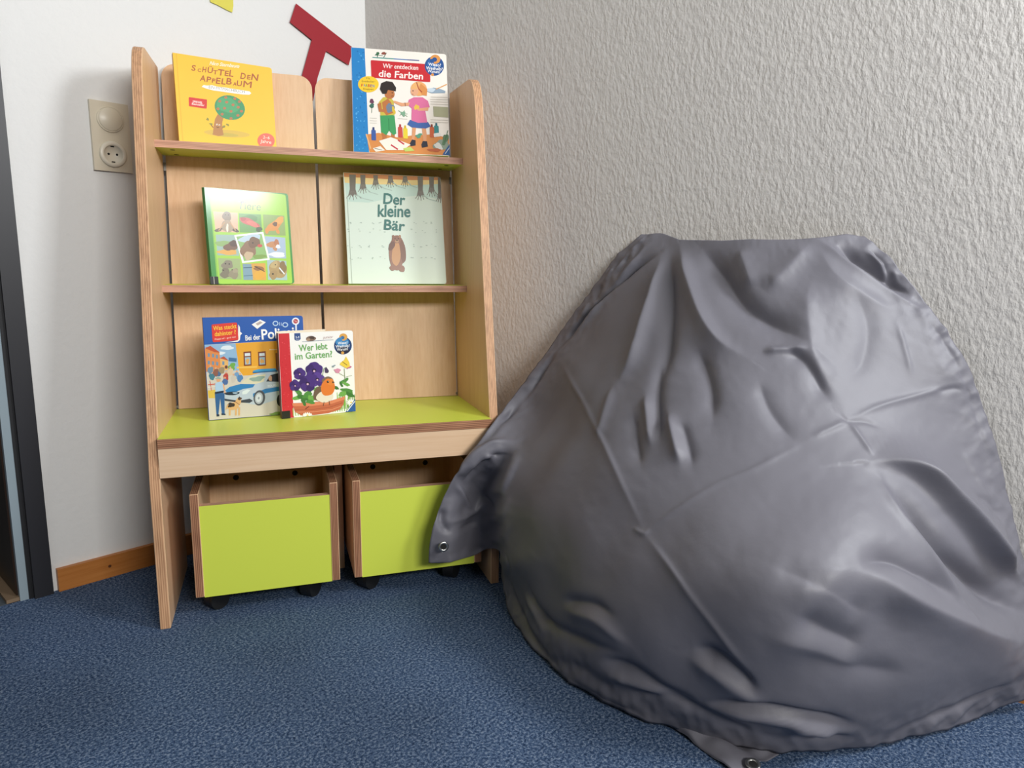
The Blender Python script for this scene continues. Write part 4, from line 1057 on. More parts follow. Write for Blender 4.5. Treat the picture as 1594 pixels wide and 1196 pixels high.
 [(61,-1735,1477),(44,-1787,1472),(26,-1838,1467),(8,-1888,1463),(-11,-1937,1459),(-29,-1984,1455),(-47,-2030,1452),(-64,-2074,1449),(-80,-2116,1446),(-95,-2156,1443),(-108,-2195,1440),(-120,-2231,1438),(-130,-2266,1436),(-139,-2299,1434),(-146,-2330,1432),(-153,-2361,1430),(-158,-2390,1428),(-163,-2418,1427),(-167,-2446,1425),(-170,-2472,1424),(-172,-2498,1423),(-174,-2523,1422),(-175,-2547,1421),(-175,-2571,1420),(-175,-2594,1419),(-174,-2616,1418),(-172,-2639,1418),(-170,-2660,1417),(-167,-2681,1417),(-164,-2702,1417),(-161,-2722,1416),(-156,-2743,1416),(-151,-2762,1416),(-146,-2782,1416),(-140,-2801,1416),(-134,-2819,1417),(-126,-2838,1417),(-119,-2856,1417),(-110,-2874,1418),(-101,-2892,1418),(-91,-2910,1419),(-81,-2927,1420),(-69,-2945,1420),(-57,-2962,1421),(-44,-2979,1422),(-31,-2996,1423),(-16,-3013,1424),(-1,-3031,1426),(15,-3048,1427),(32,-3065,1429),(49,-3083,1430),(67,-3101,1432),(85,-3119,1434),(104,-3138,1437),(123,-3157,1439),(141,-3177,1442),(160,-3198,1446),(179,-3219,1449),(199,-3241,1453),(219,-3263,1457),(240,-3286,1461)],
 [(54,-1716,1449),(37,-1769,1444),(18,-1822,1440),(-2,-1874,1436),(-21,-1925,1432),(-41,-1974,1428),(-60,-2021,1425),(-78,-2067,1422),(-96,-2111,1420),(-112,-2152,1417),(-126,-2192,1415),(-138,-2230,1412),(-149,-2265,1410),(-158,-2299,1408),(-166,-2332,1406),(-173,-2363,1405),(-178,-2393,1403),(-183,-2421,1401),(-187,-2449,1400),(-190,-2476,1399),(-192,-2503,1397),(-194,-2528,1396),(-194,-2553,1395),(-195,-2577,1395),(-194,-2600,1394),(-193,-2623,1393),(-191,-2646,1393),(-189,-2668,1392),(-186,-2689,1392),(-183,-2710,1391),(-179,-2731,1391),(-174,-2751,1391),(-169,-2771,1391),(-163,-2791,1391),(-156,-2810,1391),(-149,-2829,1391),(-141,-2848,1391),(-133,-2866,1392),(-124,-2884,1392),(-114,-2903,1393),(-103,-2920,1393),(-92,-2938,1394),(-80,-2956,1395),(-67,-2973,1395),(-54,-2991,1396),(-39,-3008,1397),(-24,-3026,1398),(-8,-3043,1400),(9,-3061,1401),(26,-3078,1403),(44,-3096,1404),(63,-3115,1406),(81,-3134,1409),(100,-3153,1411),(120,-3173,1414),(139,-3193,1417),(158,-3214,1420),(178,-3236,1423),(198,-3258,1427),(219,-3281,1431),(241,-3304,1436)],
 [(46,-1698,1421),(28,-1753,1416),(9,-1807,1412),(-12,-1861,1408),(-33,-1913,1405),(-53,-1964,1401),(-73,-2013,1398),(-93,-2060,1396),(-111,-2105,1393),(-128,-2148,1391),(-143,-2189,1389),(-156,-2228,1387),(-168,-2265,1385),(-177,-2299,1383),(-185,-2333,1381),(-192,-2364,1379),(-198,-2395,1378),(-203,-2425,1376),(-207,-2453,1375),(-210,-2481,1374),(-212,-2507,1372),(-214,-2533,1371),(-214,-2558,1370),(-214,-2583,1370),(-214,-2607,1369),(-213,-2630,1368),(-211,-2653,1368),(-208,-2675,1367),(-205,-2697,1367),(-201,-2718,1366),(-197,-2739,1366),(-192,-2760,1366),(-186,-2780,1366),(-180,-2800,1366),(-172,-2819,1366),(-165,-2839,1366),(-156,-2857,1366),(-147,-2876,1366),(-137,-2895,1367),(-127,-2913,1367),(-116,-2931,1368),(-104,-2949,1368),(-91,-2967,1369),(-77,-2984,1370),(-63,-3002,1371),(-48,-3020,1371),(-32,-3038,1373),(-15,-3055,1374),(2,-3073,1375),(20,-3091,1377),(39,-3110,1378),(58,-3129,1380),(77,-3148,1383),(97,-3167,1385),(117,-3188,1388),(137,-3208,1391),(157,-3230,1394),(177,-3252,1398),(198,-3275,1402),(219,-3298,1406),(242,-3322,1411)],
 [(37,-1681,1393),(19,-1737,1388),(-1,-1793,1384),(-23,-1848,1380),(-45,-1902,1377),(-66,-1954,1374),(-87,-2005,1372),(-108,-2053,1369),(-127,-2100,1367),(-144,-2144,1365),(-160,-2186,1363),(-174,-2226,1361),(-186,-2264,1359),(-196,-2300,1358),(-204,-2334,1356),(-211,-2366,1354),(-217,-2397,1353),(-222,-2428,1351),(-226,-2457,1350),(-229,-2485,1349),(-232,-2512,1347),(-233,-2538,1346),(-234,-2564,1345),(-234,-2589,1345),(-233,-2613,1344),(-232,-2637,1343),(-230,-2660,1343),(-227,-2683,1342),(-224,-2705,1342),(-220,-2726,1341),(-215,-2748,1341),(-209,-2768,1341),(-203,-2789,1341),(-196,-2809,1340),(-189,-2829,1340),(-180,-2848,1341),(-171,-2867,1341),(-162,-2886,1341),(-151,-2905,1341),(-140,-2923,1342),(-128,-2941,1342),(-115,-2960,1343),(-102,-2978,1343),(-88,-2996,1344),(-73,-3014,1345),(-57,-3032,1346),(-40,-3050,1347),(-23,-3068,1348),(-5,-3086,1349),(14,-3104,1351),(33,-3123,1352),(53,-3142,1354),(73,-3162,1356),(93,-3182,1359),(114,-3202,1362),(134,-3224,1365),(155,-3245,1368),(176,-3268,1372),(197,-3291,1376),(219,-3315,1380),(242,-3339,1385)],
 [(27,-1665,1364),(8,-1722,1360),(-12,-1779,1356),(-35,-1836,1353),(-58,-1892,1350),(-80,-1946,1347),(-102,-1998,1345),(-123,-2047,1343),(-143,-2095,1341),(-161,-2140,1339),(-177,-2184,1337),(-191,-2224,1335),(-204,-2263,1334),(-214,-2300,1332),(-223,-2335,1331),(-231,-2368,1329),(-237,-2400,1328),(-242,-2430,1326),(-246,-2460,1325),(-249,-2489,1324),(-251,-2516,1323),(-253,-2543,1322),(-254,-2569,1321),(-254,-2595,1320),(-253,-2619,1319),(-251,-2644,1318),(-249,-2667,1318),(-246,-2690,1317),(-243,-2712,1317),(-238,-2734,1316),(-233,-2756,1316),(-227,-2777,1316),(-220,-2797,1315),(-213,-2818,1315),(-205,-2838,1315),(-196,-2857,1315),(-186,-2877,1315),(-176,-2896,1315),(-165,-2914,1316),(-153,-2933,1316),(-141,-2952,1316),(-127,-2970,1317),(-113,-2988,1317),(-98,-3007,1318),(-82,-3025,1319),(-66,-3043,1320),(-49,-3061,1321),(-31,-3080,1322),(-12,-3098,1323),(8,-3117,1325),(27,-3136,1326),(48,-3156,1328),(68,-3176,1330),(89,-3196,1333),(111,-3217,1335),(132,-3238,1339),(153,-3261,1342),(175,-3283,1346),(196,-3307,1350),(219,-3331,1354),(242,-3356,1359)],
 [(16,-1648,1336),(-3,-1707,1332),(-24,-1766,1328),(-48,-1825,1325),(-72,-1882,1323),(-95,-1938,1320),(-118,-1991,1318),(-140,-2042,1316),(-160,-2091,1315),(-178,-2137,1313),(-195,-2181,1311),(-209,-2223,1310),(-222,-2262,1308),(-233,-2300,1307),(-242,-2335,1305),(-250,-2369,1304),(-256,-2402,1303),(-261,-2433,1301),(-265,-2463,1300),(-269,-2493,1299),(-271,-2521,1298),(-272,-2548,1297),(-273,-2575,1296),(-273,-2600,1295),(-272,-2626,1294),(-271,-2650,1294),(-268,-2674,1293),(-265,-2697,1292),(-261,-2720,1292),(-257,-2742,1291),(-251,-2764,1291),(-245,-2785,1291),(-238,-2806,1290),(-230,-2826,1290),(-221,-2847,1290),(-212,-2866,1290),(-202,-2886,1290),(-191,-2905,1290),(-179,-2924,1290),(-167,-2943,1290),(-153,-2962,1291),(-139,-2981,1291),(-125,-2999,1292),(-109,-3018,1292),(-93,-3036,1293),(-75,-3055,1294),(-57,-3073,1295),(-39,-3092,1296),(-19,-3111,1297),(1,-3130,1299),(21,-3149,1300),(42,-3169,1302),(64,-3189,1304),(86,-3210,1307),(108,-3231,1309),(129,-3253,1312),(151,-3275,1316),(173,-3299,1319),(195,-3323,1324),(218,-3347,1328),(242,-3373,1333)],
 [(4,-1633,1307),(-15,-1693,1303),(-38,-1754,1300),(-62,-1814,1298),(-87,-1873,1295),(-112,-1931,1293),(-135,-1985,1292),(-157,-2038,1290),(-178,-2087,1289),(-196,-2135,1287),(-213,-2179,1286),(-228,-2222,1285),(-241,-2262,1283),(-252,-2300,1282),(-261,-2336,1280),(-269,-2371,1279),(-275,-2404,1278),(-280,-2436,1276),(-285,-2467,1275),(-288,-2496,1274),(-290,-2525,1273),(-292,-2553,1272),(-292,-2580,1271),(-292,-2606,1270),(-291,-2632,1270),(-290,-2656,1269),(-287,-2681,1268),(-284,-2704,1268),(-280,-2727,1267),(-275,-2750,1267),(-269,-2772,1266),(-262,-2793,1266),(-255,-2815,1266),(-247,-2835,1265),(-237,-2856,1265),(-228,-2876,1265),(-217,-2895,1265),(-205,-2915,1265),(-193,-2934,1265),(-180,-2953,1265),(-166,-2972,1265),(-152,-2991,1266),(-136,-3010,1266),(-120,-3029,1267),(-103,-3047,1267),(-85,-3066,1268),(-67,-3085,1269),(-48,-3104,1270),(-27,-3123,1271),(-7,-3142,1272),(15,-3162,1274),(37,-3182,1276),(59,-3202,1278),(82,-3223,1280),(105,-3245,1283),(127,-3267,1286),(150,-3290,1289),(172,-3313,1293),(195,-3338,1297),(218,-3363,1302),(243,-3389,1308)],
 [(-9,-1619,1279),(-29,-1680,1275),(-52,-1743,1272),(-78,-1805,1270),(-104,-1866,1268),(-129,-1925,1267),(-154,-1981,1265),(-176,-2034,1264),(-197,-2085,1263),(-216,-2133,1262),(-232,-2178,1261),(-247,-2221,1259),(-260,-2262,1258),(-271,-2301,1257),(-280,-2337,1255),(-288,-2373,1254),(-294,-2406,1253),(-299,-2439,1252),(-304,-2470,1251),(-307,-2500,1249),(-309,-2529,1248),(-311,-2557,1247),(-311,-2585,1246),(-311,-2611,1246),(-310,-2637,1245),(-308,-2663,1244),(-306,-2687,1244),(-302,-2711,1243),(-298,-2735,1242),(-293,-2758,1242),(-287,-2780,1241),(-280,-2802,1241),(-272,-2823,1241),(-263,-2844,1240),(-254,-2864,1240),(-243,-2885,1240),(-232,-2905,1240),(-220,-2924,1240),(-208,-2944,1240),(-194,-2963,1240),(-180,-2982,1240),(-165,-3002,1240),(-149,-3021,1240),(-132,-3040,1241),(-114,-3058,1241),(-96,-3077,1242),(-77,-3097,1243),(-57,-3116,1244),(-36,-3135,1245),(-14,-3155,1246),(8,-3175,1248),(31,-3195,1249),(54,-3215,1251),(78,-3236,1254),(101,-3258,1256),(125,-3281,1259),(148,-3304,1263),(171,-3328,1267),(194,-3353,1271),(218,-3379,1276),(245,-3406,1282)],
 [(-27,-1608,1251),(-45,-1669,1247),(-69,-1733,1245),(-95,-1797,1243),(-122,-1859,1242),(-149,-1920,1240),(-174,-1977,1239),(-197,-2032,1238),(-218,-2083,1237),(-236,-2132,1236),(-252,-2178,1235),(-267,-2221,1234),(-279,-2262,1233),(-290,-2301,1232),(-299,-2339,1231),(-307,-2374,1229),(-313,-2408,1228),(-318,-2441,1227),(-322,-2473,1226),(-326,-2503,1225),(-328,-2533,1224),(-329,-2562,1223),(-330,-2590,1222),(-330,-2617,1221),(-329,-2643,1220),(-327,-2669,1220),(-324,-2694,1219),(-321,-2718,1218),(-317,-2742,1218),(-311,-2765,1217),(-305,-2788,1217),(-298,-2810,1216),(-289,-2831,1216),(-280,-2852,1215),(-270,-2873,1215),(-259,-2894,1215),(-248,-2914,1215),(-236,-2934,1214),(-223,-2954,1214),(-209,-2973,1214),(-194,-2993,1214),(-178,-3012,1215),(-162,-3031,1215),(-144,-3050,1215),(-126,-3070,1216),(-107,-3089,1216),(-88,-3108,1217),(-67,-3128,1218),(-45,-3147,1219),(-23,-3167,1220),(0,-3187,1222),(24,-3207,1223),(49,-3228,1225),(74,-3249,1227),(98,-3271,1230),(122,-3294,1233),(147,-3317,1236),(170,-3342,1240),(194,-3367,1244),(219,-3393,1249),(247,-3420,1255)],
 [(-47,-1599,1224),(-64,-1660,1220),(-87,-1724,1218),(-114,-1789,1216),(-141,-1854,1215),(-169,-1916,1214),(-195,-1974,1214),(-218,-2030,1213),(-239,-2082,1212),(-257,-2131,1211),(-273,-2178,1210),(-287,-2221,1209),(-299,-2263,1208),(-310,-2302,1207),(-318,-2340,1206),(-326,-2376,1205),(-332,-2411,1203),(-337,-2444,1202),(-341,-2476,1201),(-344,-2507,1200),(-346,-2537,1199),(-348,-2566,1198),(-348,-2594,1197),(-348,-2622,1196),(-347,-2648,1196),(-345,-2674,1195),(-342,-2700,1194),(-339,-2725,1194),(-334,-2749,1193),(-329,-2772,1193),(-322,-2795,1192),(-315,-2817,1191),(-306,-2839,1191),(-297,-2861,1191),(-287,-2882,1190),(-276,-2902,1190),(-264,-2923,1190),(-251,-2943,1189),(-238,-2963,1189),(-223,-2983,1189),(-208,-3003,1189),(-192,-3022,1189),(-175,-3042,1190),(-158,-3061,1190),(-139,-3081,1190),(-120,-3100,1191),(-99,-3120,1191),(-78,-3140,1192),(-56,-3159,1193),(-32,-3179,1194),(-8,-3199,1195),(17,-3220,1197),(43,-3241,1198),(69,-3262,1200),(94,-3284,1203),(120,-3307,1206),(145,-3330,1209),(170,-3355,1213),(195,-3380,1217),(221,-3406,1222),(248,-3432,1227)],
 [(-68,-1591,1196),(-84,-1652,1193),(-106,-1717,1190),(-133,-1783,1189),(-161,-1848,1189),(-190,-1912,1188),(-217,-1973,1188),(-240,-2029,1188),(-261,-2082,1187),(-279,-2131,1187),(-294,-2178,1186),(-308,-2222,1185),(-319,-2264,1183),(-329,-2303,1182),(-338,-2341,1181),(-345,-2378,1180),(-351,-2413,1179),(-356,-2446,1178),(-360,-2479,1177),(-363,-2510,1176),(-365,-2540,1175),(-366,-2570,1174),(-367,-2599,1173),(-366,-2627,1172),(-365,-2654,1171),(-363,-2680,1170),(-360,-2706,1170),(-357,-2731,1169),(-352,-2755,1169),(-346,-2779,1168),(-340,-2802,1167),(-332,-2825,1167),(-323,-2847,1166),(-314,-2869,1166),(-303,-2890,1165),(-292,-2911,1165),(-280,-2932,1165),(-267,-2953,1164),(-253,-2973,1164),(-239,-2993,1164),(-223,-3013,1164),(-207,-3033,1164),(-190,-3053,1164),(-172,-3072,1164),(-153,-3092,1165),(-133,-3112,1165),(-112,-3132,1166),(-90,-3151,1167),(-67,-3171,1167),(-43,-3191,1168),(-17,-3212,1169),(9,-3232,1171),(36,-3253,1172),(63,-3275,1174),(90,-3297,1176),(117,-3319,1179),(144,-3343,1182),(170,-3367,1185),(196,-3392,1189),(223,-3418,1194),(250,-3445,1198)],
 [(-88,-1582,1169),(-103,-1644,1166),(-125,-1708,1163),(-151,-1775,1162),(-181,-1843,1162),(-211,-1909,1163),(-239,-1971,1163),(-263,-2028,1163),(-283,-2082,1163),(-301,-2132,1162),(-316,-2178,1161),(-329,-2223,1160),(-340,-2264,1159),(-349,-2304,1158),(-357,-2343,1157),(-364,-2379,1155),(-370,-2414,1154),(-374,-2448,1153),(-378,-2481,1152),(-381,-2513,1151),(-383,-2544,1150),(-384,-2574,1149),(-385,-2603,1148),(-384,-2631,1147),(-383,-2659,1147),(-381,-2686,1146),(-378,-2712,1145),(-374,-2737,1145),(-369,-2762,1144),(-364,-2786,1143),(-357,-2809,1143),(-349,-2832,1142),(-340,-2855,1142),(-331,-2877,1141),(-320,-2899,1141),(-309,-2920,1140),(-297,-2941,1140),(-283,-2962,1140),(-270,-2983,1139),(-255,-3003,1139),(-239,-3023,1139),(-222,-3044,1139),(-205,-3064,1139),(-186,-3084,1139),(-167,-3104,1140),(-147,-3123,1140),(-125,-3143,1140),(-103,-3163,1141),(-79,-3183,1142),(-54,-3204,1142),(-28,-3224,1143),(-1,-3245,1144),(28,-3265,1146),(56,-3287,1147),(85,-3309,1149),(114,-3332,1151),(143,-3355,1154),(170,-3379,1158),(197,-3405,1161),(225,-3430,1166),(253,-3457,1170)],
 [(-108,-1573,1142),(-121,-1634,1138),(-141,-1699,1136),(-168,-1767,1135),(-198,-1836,1136),(-230,-1904,1137),(-260,-1969,1138),(-285,-2027,1138),(-305,-2081,1138),(-322,-2131,1137),(-336,-2178,1137),(-349,-2223,1136),(-359,-2265,1134),(-368,-2305,1133),(-376,-2344,1132),(-383,-2381,1131),(-388,-2416,1130),(-392,-2451,1129),(-396,-2484,1128),(-399,-2516,1127),(-401,-2547,1126),(-402,-2578,1125),(-402,-2607,1124),(-402,-2636,1123),(-401,-2664,1122),(-398,-2691,1121),(-395,-2717,1121),(-391,-2743,1120),(-386,-2768,1119),(-381,-2793,1119),(-374,-2816,1118),(-366,-2840,1117),(-357,-2863,1117),(-348,-2885,1116),(-337,-2907,1116),(-326,-2929,1115),(-314,-2951,1115),(-300,-2972,1115),(-286,-2993,1115),(-271,-3013,1114),(-256,-3034,1114),(-239,-3054,1114),(-221,-3075,1114),(-202,-3095,1114),(-183,-3115,1115),(-162,-3135,1115),(-140,-3155,1115),(-117,-3175,1116),(-93,-3196,1116),(-67,-3216,1117),(-40,-3236,1118),(-11,-3257,1118),(19,-3278,1119),(49,-3299,1121),(80,-3321,1122),(111,-3343,1124),(141,-3367,1127),(170,-3391,1130),(198,-3416,1133),(226,-3442,1137),(255,-3469,1142)],
 [(-128,-1564,1115),(-138,-1624,1111),(-156,-1688,1108),(-181,-1756,1108),(-212,-1826,1109),(-246,-1897,1110),(-278,-1964,1112),(-305,-2025,1113),(-325,-2080,1113),(-342,-2130,1113),(-356,-2178,1112),(-368,-2223,1111),(-379,-2266,1110),(-387,-2306,1109),(-395,-2345,1108),(-401,-2382,1107),(-406,-2418,1105),(-410,-2453,1104),(-414,-2486,1103),(-417,-2519,1102),(-419,-2551,1101),(-420,-2582,1100),(-420,-2611,1099),(-420,-2640,1098),(-418,-2669,1098),(-416,-2696,1097),(-413,-2723,1096),(-409,-2749,1095),(-404,-2774,1095),(-398,-2799,1094),(-391,-2824,1094),(-383,-2847,1093),(-375,-2871,1092),(-365,-2893,1092),(-355,-2916,1091),(-343,-2938,1091),(-331,-2960,1091),(-318,-2981,1090),(-304,-3003,1090),(-289,-3024,1090),(-273,-3044,1090),(-256,-3065,1090),(-238,-3086,1090),(-219,-3106,1090),(-199,-3127,1090),(-178,-3147,1090),(-156,-3167,1091),(-133,-3188,1091),(-107,-3208,1091),(-81,-3228,1092),(-53,-3249,1092),(-23,-3269,1093),(9,-3290,1093),(41,-3311,1094),(74,-3333,1095),(107,-3355,1097),(139,-3378,1099),(169,-3402,1102),(198,-3428,1105),(226,-3454,1109),(256,-3481,1113)],
 [(-147,-1554,1088),(-154,-1612,1083),(-169,-1675,1080),(-192,-1742,1080),(-222,-1814,1081),(-257,-1886,1083),(-291,-1956,1085),(-320,-2019,1087),(-341,-2076,1088),(-359,-2128,1088),(-374,-2176,1087),(-387,-2222,1086),(-397,-2265,1086),(-406,-2306,1084),(-413,-2346,1083),(-419,-2383,1082),(-424,-2419,1081),(-428,-2455,1080),(-432,-2489,1079),(-435,-2522,1078),(-437,-2554,1077),(-438,-2585,1076),(-438,-2616,1075),(-438,-2645,1074),(-436,-2674,1073),(-434,-2701,1073),(-430,-2728,1072),(-426,-2755,1071),(-421,-2781,1070),(-415,-2806,1070),(-409,-2831,1069),(-401,-2855,1068),(-392,-2878,1068),(-383,-2902,1068),(-373,-2925,1067),(-362,-2947,1067),(-350,-2969,1066),(-336,-2991,1066),(-322,-3013,1066),(-307,-3034,1066),(-291,-3055,1065),(-274,-3076,1065),(-256,-3097,1065),(-237,-3118,1065),(-217,-3138,1066),(-196,-3159,1066),(-174,-3179,1066),(-150,-3200,1066),(-124,-3220,1067),(-96,-3241,1067),(-67,-3261,1067),(-36,-3281,1067),(-3,-3302,1067),(31,-3323,1068),(66,-3344,1068),(101,-3367,1070),(135,-3390,1071),(166,-3414,1074),(196,-3439,1077),(225,-3465,1081),(255,-3491,1084)],
 [(-167,-1545,1061),(-170,-1600,1055),(-180,-1661,1052),(-201,-1727,1051),(-229,-1798,1052),(-263,-1871,1054),(-298,-1943,1057),(-329,-2009,1060),(-354,-2069,1061),(-374,-2123,1062),(-390,-2173,1062),(-404,-2220,1062),(-415,-2265,1061),(-424,-2307,1060),(-431,-2346,1059),(-437,-2384,1058),(-442,-2421,1057),(-446,-2457,1055),(-450,-2491,1054),(-453,-2525,1053),(-455,-2557,1053),(-456,-2589,1052),(-456,-2620,1051),(-456,-2649,1050),(-454,-2678,1049),(-452,-2707,1048),(-448,-2734,1047),(-444,-2761,1047),(-439,-2787,1046),(-433,-2813,1045),(-426,-2838,1045),(-419,-2862,1044),(-411,-2886,1044),(-402,-2910,1043),(-392,-2934,1043),(-381,-2956,1043),(-369,-2979,1042),(-356,-3001,1042),(-342,-3023,1042),(-327,-3045,1042),(-311,-3066,1042),(-293,-3087,1041),(-275,-3108,1041),(-256,-3129,1042),(-236,-3150,1042),(-215,-3171,1042),(-192,-3192,1042),(-168,-3212,1042),(-142,-3233,1042),(-113,-3253,1042),(-83,-3273,1042),(-50,-3294,1042),(-15,-3314,1042),(21,-3335,1042),(57,-3356,1042),(94,-3378,1043),(129,-3401,1044),(162,-3425,1046),(193,-3450,1049),(223,-3475,1052),(254,-3501,1056)],
 [(-188,-1537,1034),(-186,-1589,1028),(-191,-1646,1023),(-207,-1710,1022),(-234,-1781,1022),(-267,-1854,1025),(-302,-1927,1029),(-335,-1996,1032),(-363,-2059,1034),(-386,-2117,1036),(-404,-2169,1037),(-420,-2218,1037),(-432,-2264,1036),(-441,-2306,1036),(-449,-2347,1035),(-455,-2385,1034),(-460,-2423,1032),(-464,-2459,1031),(-468,-2494,1030),(-471,-2528,1029),(-473,-2561,1028),(-474,-2593,1027),(-474,-2624,1027),(-474,-2654,1026),(-472,-2683,1025),(-470,-2712,1024),(-466,-2740,1023),(-462,-2767,1022),(-457,-2793,1022),(-451,-2819,1021),(-445,-2845,1021),(-438,-2870,1020),(-430,-2895,1020),(-421,-2919,1019),(-411,-2943,1019),(-401,-2966,1019),(-389,-2989,1019),(-376,-3012,1019),(-362,-3034,1018),(-347,-3056,1018),(-331,-3077,1018),(-314,-3099,1018),(-296,-3120,1018),(-277,-3141,1018),(-257,-3162,1018),(-235,-3183,1018),(-213,-3204,1018),(-188,-3225,1019),(-161,-3245,1018),(-132,-3266,1018),(-100,-3286,1018),(-66,-3306,1017),(-29,-3326,1016),(9,-3346,1016),(48,-3367,1015),(86,-3389,1016),(122,-3412,1017),(157,-3436,1018),(189,-3461,1021),(220,-3486,1024),(252,-3512,1027)],
 [(-212,-1531,1009),(-204,-1579,1001),(-203,-1632,995),(-214,-1693,992),(-238,-1763,993),(-270,-1837,996),(-306,-1912,1000),(-341,-1983,1004),(-372,-2049,1007),(-397,-2110,1010),(-418,-2165,1011),(-435,-2215,1012),(-448,-2262,1012),(-459,-2306,1011),(-467,-2348,1010),(-473,-2387,1009),(-478,-2425,1008),(-483,-2461,1007),(-487,-2497,1006),(-490,-2531,1005),(-492,-2564,1004),(-493,-2597,1003),(-493,-2628,1003),(-492,-2659,1002),(-491,-2688,1001),(-488,-2717,1000),(-485,-2746,999),(-481,-2773,998),(-476,-2800,998),(-470,-2826,997),(-464,-2852,997),(-457,-2878,996),(-449,-2903,996),(-441,-2928,996),(-432,-2952,996),(-422,-2976,996),(-410,-2999,995),(-398,-3022,995),(-384,-3045,995),(-369,-3067,995),(-353,-3089,995),(-336,-3110,995),(-318,-3132,995),(-298,-3153,995),(-278,-3174,995),(-257,-3196,995),(-234,-3217,995),(-209,-3237,995),(-182,-3258,995),(-152,-3278,995),(-119,-3298,994),(-82,-3318,993),(-44,-3338,991),(-3,-3358,990),(37,-3379,989),(77,-3400,989),(116,-3423,989),(152,-3446,990),(186,-3471,993),(218,-3496,995),(251,-3522,998)],
 [(-239,-1528,984),(-226,-1573,975),(-218,-1621,967),(-223,-1677,963),(-243,-1746,963),(-275,-1821,966),(-312,-1898,971),(-348,-1971,976),(-381,-2040,980),(-408,-2103,983),(-431,-2160,985),(-450,-2212,987),(-464,-2261,987),(-476,-2306,987),(-485,-2348,986),(-492,-2388,986),(-497,-2427,985),(-502,-2464,984),(-505,-2500,982),(-508,-2534,981),(-510,-2568,981),(-511,-2601,980),(-512,-2633,979),(-511,-2664,978),(-509,-2694,977),(-507,-2723,976),(-504,-2752,975),(-500,-2779,974),(-495,-2807,974),(-489,-2834,973),(-483,-2860,973),(-477,-2886,973),(-470,-2912,972),(-462,-2937,972),(-454,-2962,973),(-444,-2986,973),(-433,-3010,973),(-421,-3033,973),(-408,-3056,973),(-393,-3078,973),(-376,-3100,972),(-359,-3122,972),(-341,-3144,972),(-322,-3165,972),(-302,-3187,973),(-281,-3208,973),(-257,-3229,973),(-232,-3250,973),(-204,-3271,972),(-173,-3291,971),(-138,-3310,970),(-100,-3330,968),(-59,-3349,966),(-17,-3369,965),(26,-3390,963),(69,-3411,962),(109,-3433,962),(147,-3457,963),(182,-3481,964),(216,-3506,967),(250,-3532,969)],
 [(-271,-1530,961),(-253,-1571,950),(-240,-1615,941),(-236,-1666,935),(-253,-1732,934),(-284,-1808,938),(-321,-1886,943),(-358,-1961,948),(-392,-2032,953),(-421,-2097,957),(-445,-2156,960),(-465,-2210,962),(-481,-2259,963),(-493,-2306,963),(-503,-2349,962),(-510,-2390,962),(-516,-2429,961),(-521,-2466,960),(-524,-2503,959),(-527,-2538,958),(-529,-2572,957),(-530,-2605,956),(-531,-2637,955),(-530,-2669,954),(-529,-2699,953),(-526,-2729,952),(-523,-2758,951),(-519,-2786,951),(-515,-2814,950),(-509,-2841,950),(-504,-2868,949),(-498,-2894,949),(-491,-2921,949),(-484,-2946,950),(-477,-2972,950),(-468,-2997,950),(-457,-3021,951),(-446,-3045,951),(-433,-3068,951),(-418,-3090,951),(-402,-3112,951),(-384,-3134,950),(-366,-3156,950),(-347,-3178,950),(-327,-3200,951),(-306,-3221,951),(-282,-3242,951),(-256,-3263,950),(-227,-3283,950),(-195,-3303,949),(-158,-3323,947),(-118,-3342,944),(-75,-3361,942),(-31,-3381,939),(15,-3401,937),(60,-3422,935),(103,-3444,934),(142,-3467,935),(179,-3491,936),(215,-3515,938),(250,-3540,940)],
 [(-305,-1535,939),(-285,-1574,927),(-268,-1615,917),(-260,-1664,910),(-271,-1726,908),(-299,-1800,911),(-334,-1878,916),(-371,-1954,922),(-405,-2026,927),(-436,-2092,932),(-461,-2153,935),(-481,-2208,937),(-497,-2259,938),(-510,-2306,939),(-520,-2350,939),(-528,-2391,938),(-535,-2431,937),(-539,-2469,936),(-543,-2506,935),(-546,-2541,934),(-548,-2576,933),(-549,-2609,932),(-550,-2642,931),(-549,-2674,930),(-548,-2705,930),(-546,-2735,929),(-543,-2764,928),(-540,-2793,927),(-535,-2821,927),(-530,-2849,926),(-525,-2876,926),(-520,-2903,926),(-514,-2930,927),(-508,-2956,927),(-501,-2982,928),(-493,-3008,928),(-483,-3032,929),(-472,-3056,929),(-459,-3080,929),(-445,-3103,930),(-429,-3125,929),(-411,-3147,929),(-393,-3169,929),(-374,-3191,929),(-354,-3213,930),(-332,-3234,930),(-308,-3255,929),(-281,-3276,929),(-251,-3296,928),(-217,-3315,926),(-179,-3335,924),(-137,-3354,921),(-93,-3373,918),(-46,-3392,915),(2,-3412,911),(49,-3432,909),(95,-3454,907),(137,-3477,907),(176,-3500,907),(213,-3525,909),(250,-3549,910)],
